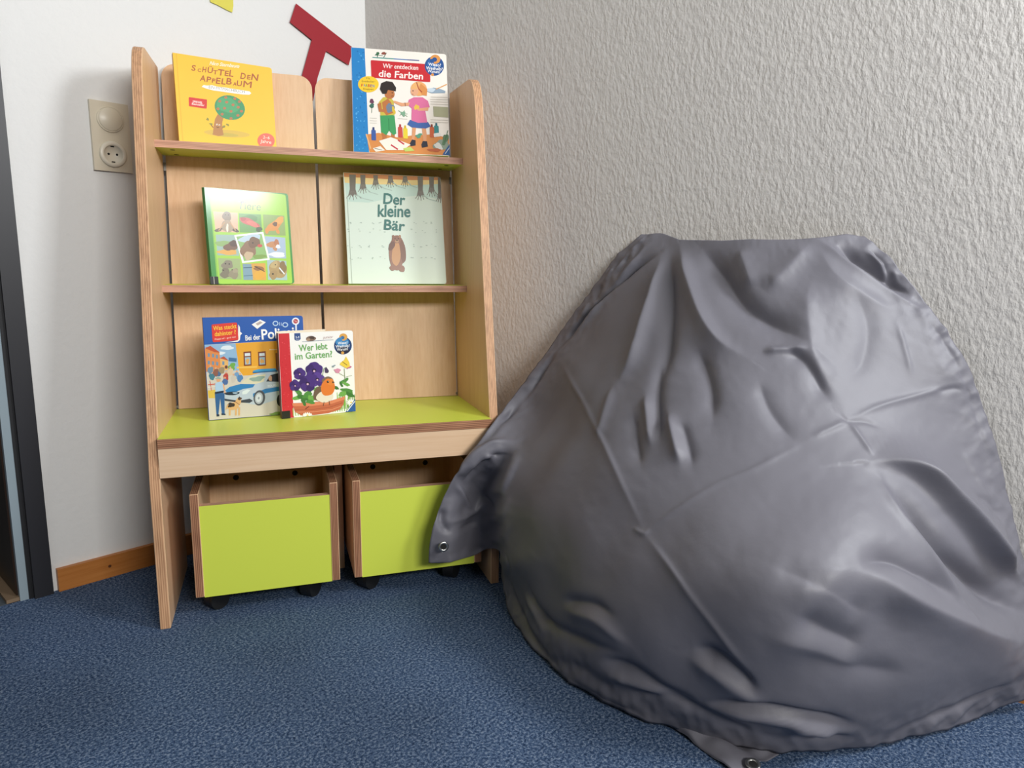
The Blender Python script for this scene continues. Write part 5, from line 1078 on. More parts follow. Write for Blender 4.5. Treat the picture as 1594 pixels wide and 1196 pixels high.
 [(-341,-1542,917),(-319,-1580,906),(-300,-1620,895),(-291,-1668,887),(-297,-1727,884),(-320,-1798,886),(-352,-1874,891),(-388,-1950,897),(-422,-2023,902),(-452,-2090,907),(-478,-2151,911),(-498,-2207,913),(-515,-2258,915),(-528,-2306,915),(-538,-2351,915),(-547,-2393,914),(-553,-2433,914),(-558,-2472,913),(-562,-2509,912),(-565,-2545,911),(-567,-2580,910),(-569,-2614,909),(-569,-2647,908),(-569,-2679,907),(-568,-2710,906),(-567,-2741,905),(-564,-2771,905),(-561,-2800,904),(-557,-2829,904),(-552,-2857,904),(-547,-2885,904),(-543,-2912,904),(-538,-2940,905),(-533,-2967,906),(-527,-2993,907),(-520,-3019,907),(-511,-3044,908),(-500,-3069,909),(-488,-3093,909),(-474,-3116,909),(-458,-3138,909),(-441,-3161,909),(-423,-3183,909),(-404,-3205,909),(-383,-3226,909),(-360,-3247,909),(-335,-3268,909),(-307,-3289,908),(-275,-3308,906),(-240,-3328,904),(-200,-3347,901),(-157,-3366,898),(-111,-3384,894),(-63,-3403,890),(-13,-3423,886),(37,-3443,883),(86,-3464,880),(130,-3487,879),(171,-3510,879),(211,-3534,880),(250,-3558,881)],
 [(-377,-1548,896),(-354,-1587,884),(-334,-1627,874),(-324,-1674,865),(-327,-1731,862),(-345,-1799,862),(-374,-1873,867),(-407,-1948,872),(-441,-2021,878),(-471,-2089,883),(-496,-2150,887),(-516,-2206,889),(-532,-2258,891),(-546,-2306,891),(-556,-2351,891),(-565,-2394,891),(-571,-2435,890),(-576,-2474,889),(-581,-2512,888),(-584,-2548,887),(-586,-2583,886),(-588,-2618,885),(-589,-2651,884),(-589,-2684,884),(-589,-2716,883),(-588,-2747,882),(-586,-2778,882),(-583,-2808,882),(-580,-2837,881),(-576,-2866,881),(-572,-2894,882),(-568,-2922,882),(-564,-2951,883),(-560,-2978,885),(-555,-3005,886),(-548,-3031,887),(-540,-3057,888),(-530,-3082,889),(-518,-3106,889),(-504,-3129,890),(-489,-3152,890),(-472,-3174,890),(-454,-3197,890),(-435,-3218,890),(-413,-3240,890),(-390,-3261,890),(-363,-3281,889),(-334,-3301,887),(-301,-3321,885),(-264,-3340,883),(-223,-3359,879),(-179,-3378,875),(-131,-3396,871),(-81,-3415,866),(-29,-3434,862),(23,-3454,858),(73,-3475,855),(121,-3497,853),(165,-3519,851),(208,-3543,851),(249,-3567,851)],
 [(-408,-1551,874),(-387,-1592,863),(-367,-1633,852),(-356,-1680,844),(-358,-1737,840),(-373,-1802,840),(-398,-1874,843),(-429,-1949,849),(-461,-2021,855),(-491,-2089,860),(-515,-2150,864),(-534,-2206,866),(-550,-2258,867),(-563,-2307,868),(-574,-2352,868),(-582,-2396,867),(-589,-2437,867),(-595,-2476,866),(-599,-2514,865),(-602,-2551,864),(-605,-2587,863),(-607,-2622,862),(-608,-2656,861),(-609,-2690,860),(-609,-2722,860),(-609,-2754,860),(-608,-2785,859),(-606,-2816,859),(-604,-2846,859),(-601,-2875,860),(-598,-2904,860),(-595,-2933,861),(-592,-2962,863),(-588,-2990,864),(-584,-3017,866),(-577,-3044,867),(-570,-3070,868),(-560,-3095,870),(-549,-3119,870),(-536,-3143,871),(-521,-3166,871),(-505,-3188,872),(-487,-3210,872),(-466,-3232,872),(-444,-3253,871),(-420,-3274,870),(-392,-3295,869),(-362,-3314,867),(-328,-3334,865),(-290,-3353,862),(-248,-3371,858),(-202,-3390,854),(-152,-3408,849),(-100,-3426,843),(-47,-3445,838),(7,-3465,833),(60,-3485,829),(111,-3507,826),(159,-3529,824),(204,-3552,823),(248,-3576,822)],
 [(-436,-1551,852),(-416,-1595,841),(-398,-1638,831),(-387,-1686,823),(-387,-1742,818),(-400,-1806,818),(-422,-1876,821),(-451,-1949,826),(-481,-2021,832),(-510,-2089,837),(-533,-2150,840),(-552,-2206,843),(-567,-2258,844),(-580,-2307,845),(-591,-2353,844),(-600,-2397,844),(-607,-2438,843),(-612,-2478,842),(-617,-2517,841),(-621,-2554,840),(-623,-2591,839),(-626,-2626,838),(-628,-2661,838),(-629,-2695,837),(-630,-2728,837),(-631,-2761,837),(-631,-2793,837),(-630,-2824,837),(-629,-2855,838),(-627,-2885,839),(-625,-2915,840),(-623,-2944,841),(-621,-2973,843),(-618,-3002,845),(-613,-3029,846),(-608,-3056,848),(-601,-3082,850),(-592,-3108,851),(-581,-3132,852),(-569,-3156,853),(-554,-3180,853),(-538,-3202,854),(-519,-3224,854),(-499,-3246,853),(-476,-3267,853),(-450,-3288,852),(-422,-3308,850),(-390,-3327,848),(-355,-3346,845),(-316,-3365,842),(-273,-3383,837),(-226,-3402,832),(-175,-3420,827),(-121,-3438,821),(-65,-3456,815),(-9,-3476,809),(47,-3496,804),(100,-3517,800),(151,-3539,797),(200,-3562,795),(245,-3585,793)],
 [(-463,-1551,829),(-444,-1597,819),(-426,-1641,809),(-415,-1689,801),(-413,-1744,796),(-426,-1810,796),(-446,-1878,799),(-472,-1950,803),(-500,-2020,809),(-527,-2087,813),(-550,-2149,817),(-569,-2205,819),(-584,-2258,821),(-597,-2307,821),(-608,-2353,821),(-617,-2397,820),(-624,-2440,820),(-630,-2480,819),(-634,-2519,817),(-638,-2557,816),(-642,-2594,815),(-645,-2630,815),(-647,-2665,814),(-649,-2700,814),(-651,-2734,814),(-653,-2768,814),(-654,-2801,815),(-654,-2833,816),(-654,-2864,817),(-654,-2895,818),(-653,-2926,819),(-652,-2956,821),(-650,-2985,823),(-647,-3014,825),(-644,-3042,827),(-638,-3069,829),(-632,-3095,831),(-623,-3121,833),(-613,-3146,834),(-601,-3170,835),(-587,-3193,836),(-570,-3216,836),(-552,-3238,836),(-530,-3259,836),(-507,-3280,835),(-480,-3301,833),(-451,-3320,832),(-419,-3340,829),(-383,-3359,826),(-343,-3377,822),(-299,-3396,817),(-251,-3414,812),(-198,-3431,805),(-142,-3449,798),(-84,-3468,791),(-25,-3486,785),(33,-3506,779),(90,-3527,774),(144,-3549,770),(194,-3571,767),(242,-3595,766)],
 [(-488,-1549,806),(-471,-1598,797),(-454,-1643,787),(-442,-1692,779),(-443,-1751,776),(-450,-1812,774),(-468,-1880,776),(-492,-1950,780),(-518,-2019,785),(-544,-2086,790),(-566,-2147,793),(-585,-2204,796),(-600,-2257,797),(-613,-2307,798),(-624,-2354,797),(-633,-2398,797),(-641,-2441,796),(-647,-2481,795),(-652,-2521,794),(-656,-2559,793),(-660,-2597,792),(-663,-2633,791),(-666,-2670,791),(-669,-2705,791),(-672,-2740,791),(-675,-2774,792),(-677,-2808,793),(-679,-2841,794),(-680,-2874,796),(-681,-2905,797),(-681,-2936,799),(-680,-2967,802),(-679,-2997,804),(-677,-3026,806),(-674,-3054,809),(-669,-3082,811),(-663,-3108,813),(-655,-3134,815),(-645,-3159,816),(-633,-3183,818),(-619,-3207,818),(-603,-3229,819),(-583,-3251,819),(-561,-3272,818),(-537,-3293,817),(-510,-3313,815),(-480,-3333,813),(-447,-3352,810),(-410,-3371,807),(-370,-3390,803),(-326,-3408,798),(-276,-3425,791),(-222,-3443,784),(-164,-3461,777),(-103,-3478,769),(-41,-3497,761),(21,-3517,754),(80,-3537,748),(136,-3559,743),(189,-3581,740),(238,-3605,738)],
 [(-512,-1546,783),(-497,-1598,775),(-480,-1645,765),(-459,-1687,755),(-471,-1756,755),(-474,-1814,752),(-489,-1880,754),(-511,-1949,758),(-536,-2018,762),(-560,-2084,766),(-581,-2145,770),(-600,-2202,772),(-616,-2256,773),(-629,-2306,774),(-640,-2353,774),(-649,-2398,773),(-657,-2441,772),(-663,-2483,771),(-668,-2522,770),(-673,-2561,768),(-677,-2599,768),(-681,-2637,767),(-685,-2674,767),(-689,-2710,767),(-693,-2746,768),(-697,-2781,769),(-700,-2816,771),(-703,-2850,773),(-705,-2883,775),(-707,-2915,777),(-708,-2947,779),(-709,-2978,782),(-708,-3008,785),(-706,-3037,787),(-703,-3066,790),(-699,-3094,792),(-693,-3121,795),(-685,-3147,797),(-676,-3172,799),(-664,-3196,800),(-650,-3219,801),(-633,-3242,801),(-614,-3264,801),(-591,-3285,800),(-565,-3305,798),(-537,-3325,796),(-507,-3345,794),(-473,-3364,791),(-437,-3383,788),(-397,-3401,784),(-352,-3420,778),(-301,-3437,772),(-245,-3454,764),(-184,-3472,755),(-120,-3489,746),(-55,-3507,737),(9,-3527,728),(71,-3547,721),(130,-3568,716),(184,-3591,713),(234,-3615,710)],
 [(-534,-1540,759),(-520,-1596,752),(-503,-1645,743),(-460,-1666,724),(-497,-1760,735),(-496,-1815,731),(-508,-1880,731),(-529,-1948,735),(-552,-2016,739),(-575,-2082,743),(-596,-2143,746),(-615,-2201,749),(-630,-2254,750),(-644,-2305,750),(-655,-2353,750),(-665,-2398,749),(-673,-2442,748),(-679,-2483,747),(-685,-2524,745),(-690,-2563,744),(-694,-2602,743),(-699,-2640,743),(-704,-2678,743),(-709,-2715,744),(-714,-2752,745),(-718,-2788,747),(-723,-2823,749),(-727,-2858,751),(-730,-2892,753),(-733,-2925,756),(-735,-2957,759),(-736,-2988,762),(-736,-3019,765),(-735,-3049,768),(-732,-3077,771),(-728,-3105,774),(-722,-3132,776),(-714,-3158,778),(-705,-3184,780),(-693,-3208,782),(-679,-3232,783),(-662,-3254,783),(-642,-3276,783),(-618,-3296,781),(-591,-3317,779),(-562,-3336,777),(-531,-3356,774),(-498,-3375,772),(-462,-3394,768),(-422,-3413,764),(-377,-3431,759),(-326,-3449,752),(-268,-3466,743),(-204,-3482,733),(-137,-3499,722),(-67,-3517,712),(0,-3536,702),(65,-3557,695),(125,-3578,689),(180,-3601,685),(231,-3625,683)],
 [(-554,-1534,735),(-539,-1591,728),(-516,-1635,717),(-458,-1644,692),(-517,-1759,712),(-513,-1813,708),(-525,-1878,708),(-545,-1946,712),(-568,-2014,716),(-590,-2080,720),(-611,-2141,723),(-629,-2199,725),(-645,-2253,726),(-658,-2303,726),(-670,-2352,726),(-679,-2398,725),(-688,-2442,724),(-695,-2484,722),(-701,-2525,721),(-706,-2565,720),(-711,-2604,719),(-716,-2643,719),(-722,-2681,719),(-728,-2719,720),(-734,-2757,722),(-740,-2794,724),(-745,-2830,726),(-750,-2865,729),(-754,-2900,732),(-758,-2934,735),(-761,-2967,739),(-762,-2998,742),(-763,-3029,746),(-762,-3059,749),(-759,-3088,752),(-754,-3116,754),(-748,-3143,757),(-741,-3169,759),(-732,-3195,762),(-720,-3219,763),(-706,-3243,764),(-689,-3265,765),(-667,-3287,764),(-642,-3307,762),(-614,-3327,759),(-583,-3346,757),(-552,-3366,754),(-519,-3385,751),(-484,-3405,748),(-445,-3424,744),(-401,-3442,739),(-350,-3460,732),(-290,-3476,722),(-222,-3493,711),(-151,-3509,699),(-78,-3527,687),(-6,-3546,676),(61,-3566,667),(122,-3587,661),(178,-3610,657),(229,-3634,655)],
 [(-574,-1528,711),(-554,-1581,702),(-499,-1596,679),(-460,-1625,662),(-530,-1754,688),(-527,-1808,683),(-540,-1874,685),(-560,-1944,689),(-582,-2012,693),(-604,-2077,697),(-624,-2138,699),(-642,-2196,701),(-658,-2250,702),(-672,-2301,702),(-683,-2350,701),(-694,-2397,700),(-703,-2441,699),(-710,-2484,698),(-717,-2526,696),(-722,-2566,695),(-728,-2606,694),(-734,-2645,694),(-740,-2685,695),(-748,-2724,696),(-754,-2762,698),(-761,-2800,701),(-767,-2836,704),(-772,-2872,707),(-777,-2908,710),(-782,-2942,714),(-785,-2975,718),(-787,-3008,721),(-788,-3039,725),(-786,-3069,728),(-783,-3098,731),(-778,-3126,734),(-772,-3153,737),(-764,-3179,739),(-755,-3204,742),(-743,-3229,743),(-729,-3253,745),(-711,-3275,745),(-689,-3296,743),(-661,-3316,741),(-631,-3336,738),(-600,-3355,734),(-568,-3375,731),(-535,-3394,729),(-501,-3414,727),(-465,-3434,724),(-423,-3453,719),(-372,-3470,712),(-309,-3487,701),(-238,-3503,688),(-162,-3519,674),(-85,-3536,660),(-10,-3554,648),(60,-3575,639),(123,-3597,632),(178,-3620,628),(229,-3644,626)],
 [(-593,-1520,686),(-564,-1567,674),(-469,-1544,635),(-442,-1587,623),(-540,-1745,662),(-538,-1802,659),(-552,-1869,661),(-573,-1940,665),(-596,-2009,670),(-617,-2074,673),(-637,-2135,676),(-655,-2193,677),(-670,-2247,678),(-684,-2299,677),(-697,-2348,677),(-707,-2395,676),(-717,-2440,674),(-725,-2484,673),(-732,-2526,672),(-739,-2567,670),(-745,-2608,670),(-752,-2648,670),(-759,-2688,671),(-767,-2728,672),(-774,-2767,675),(-781,-2805,677),(-787,-2842,680),(-793,-2879,684),(-799,-2914,687),(-803,-2949,691),(-807,-2983,696),(-810,-3016,700),(-810,-3047,704),(-808,-3077,707),(-805,-3106,710),(-799,-3134,713),(-792,-3161,715),(-784,-3187,718),(-774,-3213,720),(-762,-3237,722),(-747,-3261,723),(-729,-3284,723),(-705,-3304,721),(-675,-3324,717),(-643,-3343,713),(-610,-3362,710),(-578,-3382,707),(-546,-3402,705),(-514,-3422,703),(-480,-3443,701),(-440,-3462,698),(-390,-3480,691),(-326,-3496,679),(-251,-3512,664),(-170,-3528,648),(-89,-3545,633),(-10,-3563,619),(63,-3583,609),(126,-3605,602),(182,-3629,599),(233,-3653,597)],
 [(-611,-1511,661),(-560,-1539,641),(-451,-1504,595),(-431,-1557,587),(-546,-1732,634),(-547,-1793,633),(-562,-1863,636),(-585,-1936,642),(-608,-2005,646),(-629,-2071,650),(-649,-2132,652),(-666,-2189,653),(-682,-2244,653),(-696,-2296,652),(-709,-2345,652),(-720,-2393,650),(-731,-2439,649),(-740,-2484,648),(-748,-2527,646),(-756,-2569,645),(-763,-2610,645),(-770,-2651,645),(-778,-2692,646),(-786,-2732,648),(-793,-2771,650),(-800,-2810,653),(-807,-2847,656),(-812,-2884,660),(-818,-2920,664),(-823,-2955,668),(-826,-2989,672),(-829,-3022,677),(-829,-3054,681),(-827,-3084,684),(-822,-3113,687),(-816,-3141,689),(-809,-3168,692),(-800,-3194,694),(-789,-3219,696),(-776,-3244,697),(-760,-3267,698),(-740,-3290,698),(-714,-3310,695),(-683,-3329,691),(-649,-3349,687),(-615,-3368,683),(-582,-3388,680),(-551,-3408,678),(-521,-3429,677),(-488,-3450,676),(-451,-3470,673),(-403,-3489,667),(-336,-3505,655),(-259,-3520,639),(-176,-3536,622),(-90,-3553,605),(-7,-3571,590),(68,-3591,578),(132,-3614,572),(188,-3638,568),(239,-3663,567)],
 [(-628,-1502,636),(-551,-1507,604),(-454,-1486,564),(-430,-1536,554),(-547,-1717,606),(-553,-1783,607),(-571,-1857,612),(-595,-1931,618),(-619,-2001,623),(-640,-2067,626),(-659,-2127,628),(-676,-2185,628),(-692,-2239,628),(-707,-2292,627),(-720,-2342,626),(-733,-2390,625),(-744,-2437,623),(-754,-2483,622),(-764,-2527,621),(-772,-2570,620),(-780,-2612,620),(-788,-2654,620),(-796,-2695,621),(-804,-2735,623),(-811,-2775,625),(-818,-2813,628),(-824,-2851,631),(-830,-2888,634),(-835,-2924,638),(-839,-2960,643),(-842,-2994,647),(-844,-3027,651),(-844,-3059,655),(-841,-3089,658),(-836,-3118,661),(-829,-3146,664),(-821,-3173,666),(-811,-3199,668),(-799,-3224,670),(-784,-3248,671),(-766,-3272,671),(-744,-3294,669),(-716,-3314,666),(-684,-3334,662),(-650,-3353,657),(-614,-3372,652),(-581,-3392,649),(-550,-3413,648),(-521,-3435,648),(-490,-3456,648),(-453,-3477,646),(-405,-3496,640),(-341,-3513,628),(-264,-3528,612),(-179,-3544,594),(-90,-3561,576),(-3,-3579,559),(74,-3600,547),(138,-3623,541),(194,-3648,538),(246,-3673,537)],
 [(-639,-1492,607),(-551,-1485,571),(-460,-1472,533),(-427,-1514,521),(-533,-1687,570),(-559,-1774,581),(-579,-1850,587),(-604,-1926,594),(-628,-1996,599),(-649,-2061,602),(-668,-2122,603),(-685,-2179,603),(-701,-2234,602),(-716,-2286,601),(-730,-2337,599),(-744,-2387,598),(-757,-2435,597),(-768,-2481,596),(-779,-2527,595),(-789,-2571,594),(-798,-2614,594),(-806,-2656,595),(-814,-2697,596),(-821,-2738,597),(-828,-2777,599),(-834,-2816,602),(-840,-2854,604),(-845,-2891,608),(-849,-2927,611),(-852,-2962,615),(-855,-2997,620),(-856,-3030,624),(-854,-3061,627),(-851,-3092,631),(-846,-3121,633),(-838,-3149,636),(-829,-3176,638),(-818,-3202,640),(-804,-3227,641),(-788,-3252,641),(-768,-3275,641),(-744,-3296,639),(-715,-3317,635),(-682,-3337,631),(-646,-3356,625),(-610,-3375,620),(-575,-3395,617),(-544,-3417,616),(-516,-3439,617),(-487,-3461,617),(-450,-3482,615),(-402,-3502,610),(-341,-3519,599),(-267,-3536,584),(-183,-3552,566),(-92,-3569,547),(-1,-3587,529),(78,-3608,516),(141,-3632,511),(197,-3657,508),(251,-3684,507)],
 [(-648,-1481,576),(-568,-1482,545),(-472,-1465,506),(-427,-1497,489),(-475,-1616,514),(-564,-1765,555),(-587,-1843,563),(-612,-1919,570),(-635,-1990,575),(-656,-2055,577),(-675,-2115,578),(-692,-2172,577),(-708,-2227,575),(-724,-2280,574),(-739,-2332,572),(-754,-2382,571),(-768,-2431,570),(-781,-2479,569),(-793,-2525,568),(-804,-2571,568),(-814,-2614,568),(-823,-2657,568),(-830,-2699,569),(-837,-2739,570),(-843,-2779,572),(-849,-2818,574),(-853,-2856,576),(-857,-2892,579),(-860,-2928,582),(-862,-2964,586),(-863,-2998,590),(-863,-3031,594),(-861,-3063,597),(-858,-3093,600),(-852,-3123,603),(-844,-3151,606),(-834,-3178,608),(-821,-3204,609),(-806,-3230,610),(-789,-3254,610),(-767,-3277,609),(-742,-3298,606),(-712,-3319,603),(-679,-3339,598),(-642,-3359,592),(-603,-3378,587),(-567,-3398,582),(-537,-3420,582),(-510,-3443,584),(-481,-3466,585),(-444,-3487,584),(-398,-3507,579),(-340,-3526,570),(-269,-3543,556),(-187,-3560,539),(-97,-3578,520),(-7,-3596,502),(73,-3618,489),(138,-3642,483),(197,-3667,480),(253,-3694,479)],
 [(-657,-1470,545),(-587,-1483,521),(-487,-1462,480),(-431,-1484,459),(-444,-1570,469),(-568,-1755,529),(-592,-1836,538),(-617,-1912,545),(-640,-1981,550),(-661,-2046,552),(-680,-2107,552),(-698,-2164,550),(-714,-2219,548),(-731,-2273,545),(-747,-2325,544),(-764,-2377,542),(-779,-2427,541),(-794,-2476,540),(-807,-2523,540),(-819,-2569,540),(-829,-2614,540),(-838,-2657,540),(-845,-2699,540),(-852,-2740,541),(-857,-2779,543),(-861,-2818,544),(-864,-2855,546),(-867,-2892,548),(-868,-2928,551),(-869,-2963,554),(-869,-2997,558),(-868,-3030,561),(-865,-3062,565),(-861,-3093,568),(-854,-3123,571),(-846,-3152,573),(-835,-3179,575),(-822,-3205,576),(-805,-3231,577),(-786,-3255,576),(-764,-3278,575),(-738,-3300,572),(-708,-3321,569),(-675,-3342,564),(-638,-3362,559),(-600,-3382,553),(-563,-3402,549),(-532,-3425,549),(-505,-3448,551),(-474,-3470,552),(-437,-3492,551),(-392,-3513,547),(-337,-3532,539),(-271,-3551,528),(-193,-3569,512),(-106,-3587,494),(-20,-3606,477),(59,-3628,465),(128,-3652,458),(192,-3677,453),(252,-3704,451)],
 [(-667,-1460,515),(-604,-1484,496),(-504,-1463,456),(-436,-1474,430),(-430,-1542,432),(-569,-1743,502),(-595,-1826,513),(-618,-1901,520),(-641,-1971,524),(-664,-2037,525),(-684,-2098,525),(-702,-2155,522),(-719,-2209,519),(-736,-2264,516),(-754,-2317,514),(-772,-2370,512),(-789,-2421,511),(-805,-2471,511),(-819,-2520,510),(-832,-2567,510),(-843,-2612,510),(-851,-2656,510),(-858,-2698,510),(-864,-2739,511),(-868,-2778,511),(-871,-2816,512),(-873,-2854,514),(-874,-2890,515),(-874,-2926,518),(-873,-2961,520),(-872,-2995,523),(-870,-3028,526),(-867,-3061,530),(-862,-3092,533),(-855,-3122,536),(-845,-3151,538),(-833,-3179,540),(-819,-3205,541),(-802,-3231,541),(-782,-3255,541),(-760,-3279,539),(-733,-3301,537),(-704,-3323,534),(-671,-3344,530),(-636,-3365,525),(-599,-3386,521),(-564,-3407,518),(-531,-3429,517),(-500,-3452,518),(-467,-3475,518),(-429,-3497,517),(-384,-3518,513),(-331,-3538,507),(-269,-3558,497),(-196,-3576,484),(-115,-3595,468),(-33,-3616,454),(43,-3638,442),(115,-3662,434),(183,-3687,428),(250,-3715,425)],
 [(-676,-1453,484),(-620,-1484,470),(-521,-1465,432),(-443,-1466,402),(-430,-1529,403),(-563,-1726,473),(-592,-1813,486),(-616,-1888,493),(-640,-1959,497),(-664,-2025,498),(-686,-2087,497),(-705,-2144,493),(-722,-2199,489),(-741,-2253,485),(-760,-2307,482),(-778,-2361,480),(-797,-2414,479),(-814,-2465,479),(-830,-2515,479),(-844,-2563,479),(-855,-2609,479),(-863,-2653,479),(-870,-2695,478),(-874,-2736,478),(-877,-2775,478),(-878,-2813,478),(-879,-2851,479),(-878,-2887,480),(-877,-2922,481),(-875,-2957,483),(-872,-2992,486),(-869,-3025,489),(-865,-3058,493),(-860,-3090,496),(-852,-3120,499),(-842,-3150,501),(-830,-3178,503),(-815,-3204,503),(-797,-3230,504),(-777,-3255,503),(-754,-3279,502),(-728,-3302,501),(-699,-3325,498),(-668,-3347,495),(-634,-3369,491),(-599,-3390,488),(-564,-3412,486),(-530,-3434,485),(-496,-3457,484),(-460,-3479,483),(-419,-3501,481),(-374,-3522,478),(-322,-3543,472),(-262,-3563,464),(-194,-3583,453),(-120,-3604,440),(-46,-3625,429),(27,-3648,419),(99,-3672,411),(171,-3697,404),(243,-3725,399)],
 [(-686,-1448,454),(-633,-1483,443),(-539,-1469,408),(-451,-1460,375),(-428,-1515,373),(-531,-1684,430),(-588,-1798,459),(-612,-1874,465),(-638,-1945,469),(-664,-2013,470),(-687,-2075,468),(-707,-2132,463),(-725,-2187,457),(-743,-2241,452),(-763,-2295,448),(-783,-2349,446),(-803,-2404,445),(-823,-2457,445),(-840,-2508,446),(-854,-2557,446),(-865,-2604,445),(-873,-2648,445),(-878,-2690,444),(-882,-2731,443),(-883,-2770,442),(-883,-2808,442),(-882,-2846,442),(-880,-2882,442),(-877,-2917,442),(-873,-2952,444),(-870,-2987,446),(-866,-3021,449),(-862,-3054,453),(-856,-3087,456),(-849,-3118,459),(-838,-3147,462),(-825,-3176,463),(-809,-3203,464),(-790,-3229,464),(-769,-3254,464),(-746,-3279,463),(-721,-3303,462),(-693,-3326,460),(-663,-3349,458),(-630,-3372,456),(-597,-3394,454),(-563,-3417,452),(-527,-3439,451),(-490,-3461,449),(-450,-3483,447),(-407,-3505,444),(-360,-3527,440),(-308,-3548,435),(-250,-3569,428),(-187,-3590,419),(-121,-3611,411),(-53,-3634,402),(14,-3657,395),(83,-3681,389),(156,-3707,381),(229,-3734,375)],
 [(-696,-1444,423),(-645,-1482,415),(-558,-1476,386),(-461,-1459,350),(-424,-1500,343),(-468,-1613,372),(-582,-1784,432),(-607,-1860,439),(-635,-1932,442),(-663,-2000,442),(-687,-2062,438),(-707,-2118,431),(-725,-2171,423),(-743,-2224,416),(-763,-2279,411),(-785,-2335,409),(-807,-2391,408),(-829,-2447,409),(-847,-2500,409),(-862,-2549,409),(-872,-2596,409),(-880,-2641,407),(-884,-2683,406),(-887,-2724,405),(-887,-2764,403),(-886,-2802,402),(-883,-2839,401),(-879,-2875,401),(-875,-2911,401),(-870,-2946,402),(-865,-2981,404),(-862,-3016,407),(-858,-3050,411),(-852,-3083,415),(-843,-3114,418),(-832,-3145,421),(-818,-3173,422),(-801,-3201,423),(-782,-3227,423),(-760,-3253,423),(-738,-3279,422),(-713,-3303,422),(-685,-3328,421),(-656,-3351,419),(-624,-3374,418),(-591,-3397,416),(-557,-3420,415),(-521,-3443,414),(-480,-3465,411),(-437,-3487,407),(-391,-3508,404),(-342,-3530,399),(-290,-3552,394),(-234,-3574,389),(-175,-3596,383),(-115,-3618,377),(-55,-3641,373),(6,-3666,369),(70,-3690,365),(143,-3715,358),(216,-3742,351)],
 [(-707,-1439,393),(-656,-1480,387),(-578,-1485,365),(-473,-1459,326),(-420,-1485,313),(-436,-1573,331),(-576,-1770,406),(-603,-1847,413),(-632,-1919,415),(-661,-1986,413),(-686,-2046,407),(-704,-2099,396),(-719,-2150,384),(-738,-2203,375),(-759,-2259,369),(-784,-2317,367),(-809,-2376,367),(-833,-2434,369),(-852,-2488,370),(-867,-2538,369),(-877,-2586,368),(-884,-2631,366),(-887,-2674,365),(-889,-2715,363),(-888,-2755,361),(-886,-2793,359),(-882,-2830,358),(-877,-2867,357),(-871,-2903,357),(-865,-2938,357),(-860,-2974,359),(-857,-3010,363),(-852,-3045,367),(-846,-3078,371),(-837,-3111,375),(-826,-3141,377),(-811,-3171,379),(-793,-3199,379),(-773,-3226,379),(-751,-3252,379),(-728,-3278,380),(-703,-3303,379),(-675,-3328,379),(-645,-3352,377),(-613,-3376,376),(-580,-3399,375),(-545,-3422,374),(-507,-3445,372),(-465,-3467,369),(-418,-3489,364),(-370,-3511,360),(-319,-3533,355),(-266,-3555,351),(-212,-3578,346),(-157,-3601,343),(-102,-3624,340),(-47,-3648,339),(7,-3673,338),(65,-3698,337),(135,-3723,331),(207,-3750,325)],
 [(-716,-1436,362),(-665,-1478,358),(-596,-1494,343),(-485,-1462,303),(-416,-1472,284),(-422,-1552,300),(-570,-1757,382),(-600,-1836,388),(-629,-1906,388),(-659,-1971,383),(-680,-2027,371),(-694,-2074,355),(-708,-2122,339),(-727,-2175,328),(-751,-2233,322),(-779,-2295,321),(-808,-2357,322),(-834,-2417,325),(-854,-2473,326),(-868,-2524,325),(-878,-2572,323),(-884,-2618,321),(-887,-2661,319),(-888,-2703,317),(-886,-2743,315),(-883,-2782,313),(-878,-2820,311),(-872,-2857,310),(-866,-2894,310),(-860,-2931,311),(-856,-2967,313),(-851,-3004,317),(-846,-3039,321),(-839,-3073,325),(-829,-3106,328),(-817,-3137,331),(-803,-3167,333),(-785,-3196,335),(-765,-3224,335),(-742,-3251,335),(-718,-3277,335),(-690,-3302,334),(-661,-3327,333),(-629,-3352,331),(-597,-3376,330),(-563,-3400,329),(-527,-3423,328),(-487,-3446,326),(-442,-3469,322),(-394,-3491,317),(-343,-3513,312),(-291,-3535,307),(-238,-3558,303),(-185,-3581,300),(-132,-3605,298),(-80,-3629,298),(-31,-3654,300),(19,-3680,302),(73,-3705,304),(136,-3731,301),(204,-3757,297)],
 [(-722,-1434,330),(-673,-1476,328),(-610,-1498,318),(-498,-1466,280),(-416,-1464,258),(-416,-1539,274),(-555,-1737,354),(-597,-1825,365),(-627,-1893,360),(-655,-1953,350),(-668,-1999,330),(-675,-2038,305),(-689,-2085,286),(-712,-2141,274),(-740,-2202,269),(-772,-2267,269),(-803,-2333,271),(-830,-2395,274),(-851,-2452,275),(-865,-2505,274),(-875,-2555,273),(-881,-2602,271),(-884,-2646,269),(-884,-2689,267),(-881,-2730,264),(-877,-2769,262),(-871,-2808,260),(-865,-2846,259),(-859,-2884,260),(-854,-2922,261),(-849,-2960,265),(-844,-2997,268),(-838,-3033,272),(-829,-3067,275),(-818,-3100,278),(-806,-3132,281),(-791,-3163,284),(-775,-3193,287),(-755,-3222,288),(-732,-3249,289),(-704,-3275,287),(-674,-3301,285),(-642,-3325,282),(-608,-3350,281),(-574,-3375,279),(-539,-3399,278),(-501,-3423,277),(-460,-3446,274),(-413,-3469,270),(-363,-3492,265),(-312,-3514,260),(-258,-3537,255),(-204,-3561,251),(-151,-3584,249),(-99,-3609,249),(-51,-3634,251),(-6,-3659,256),(40,-3685,262),(89,-3711,266),(145,-3738,267),(207,-3764,267)],
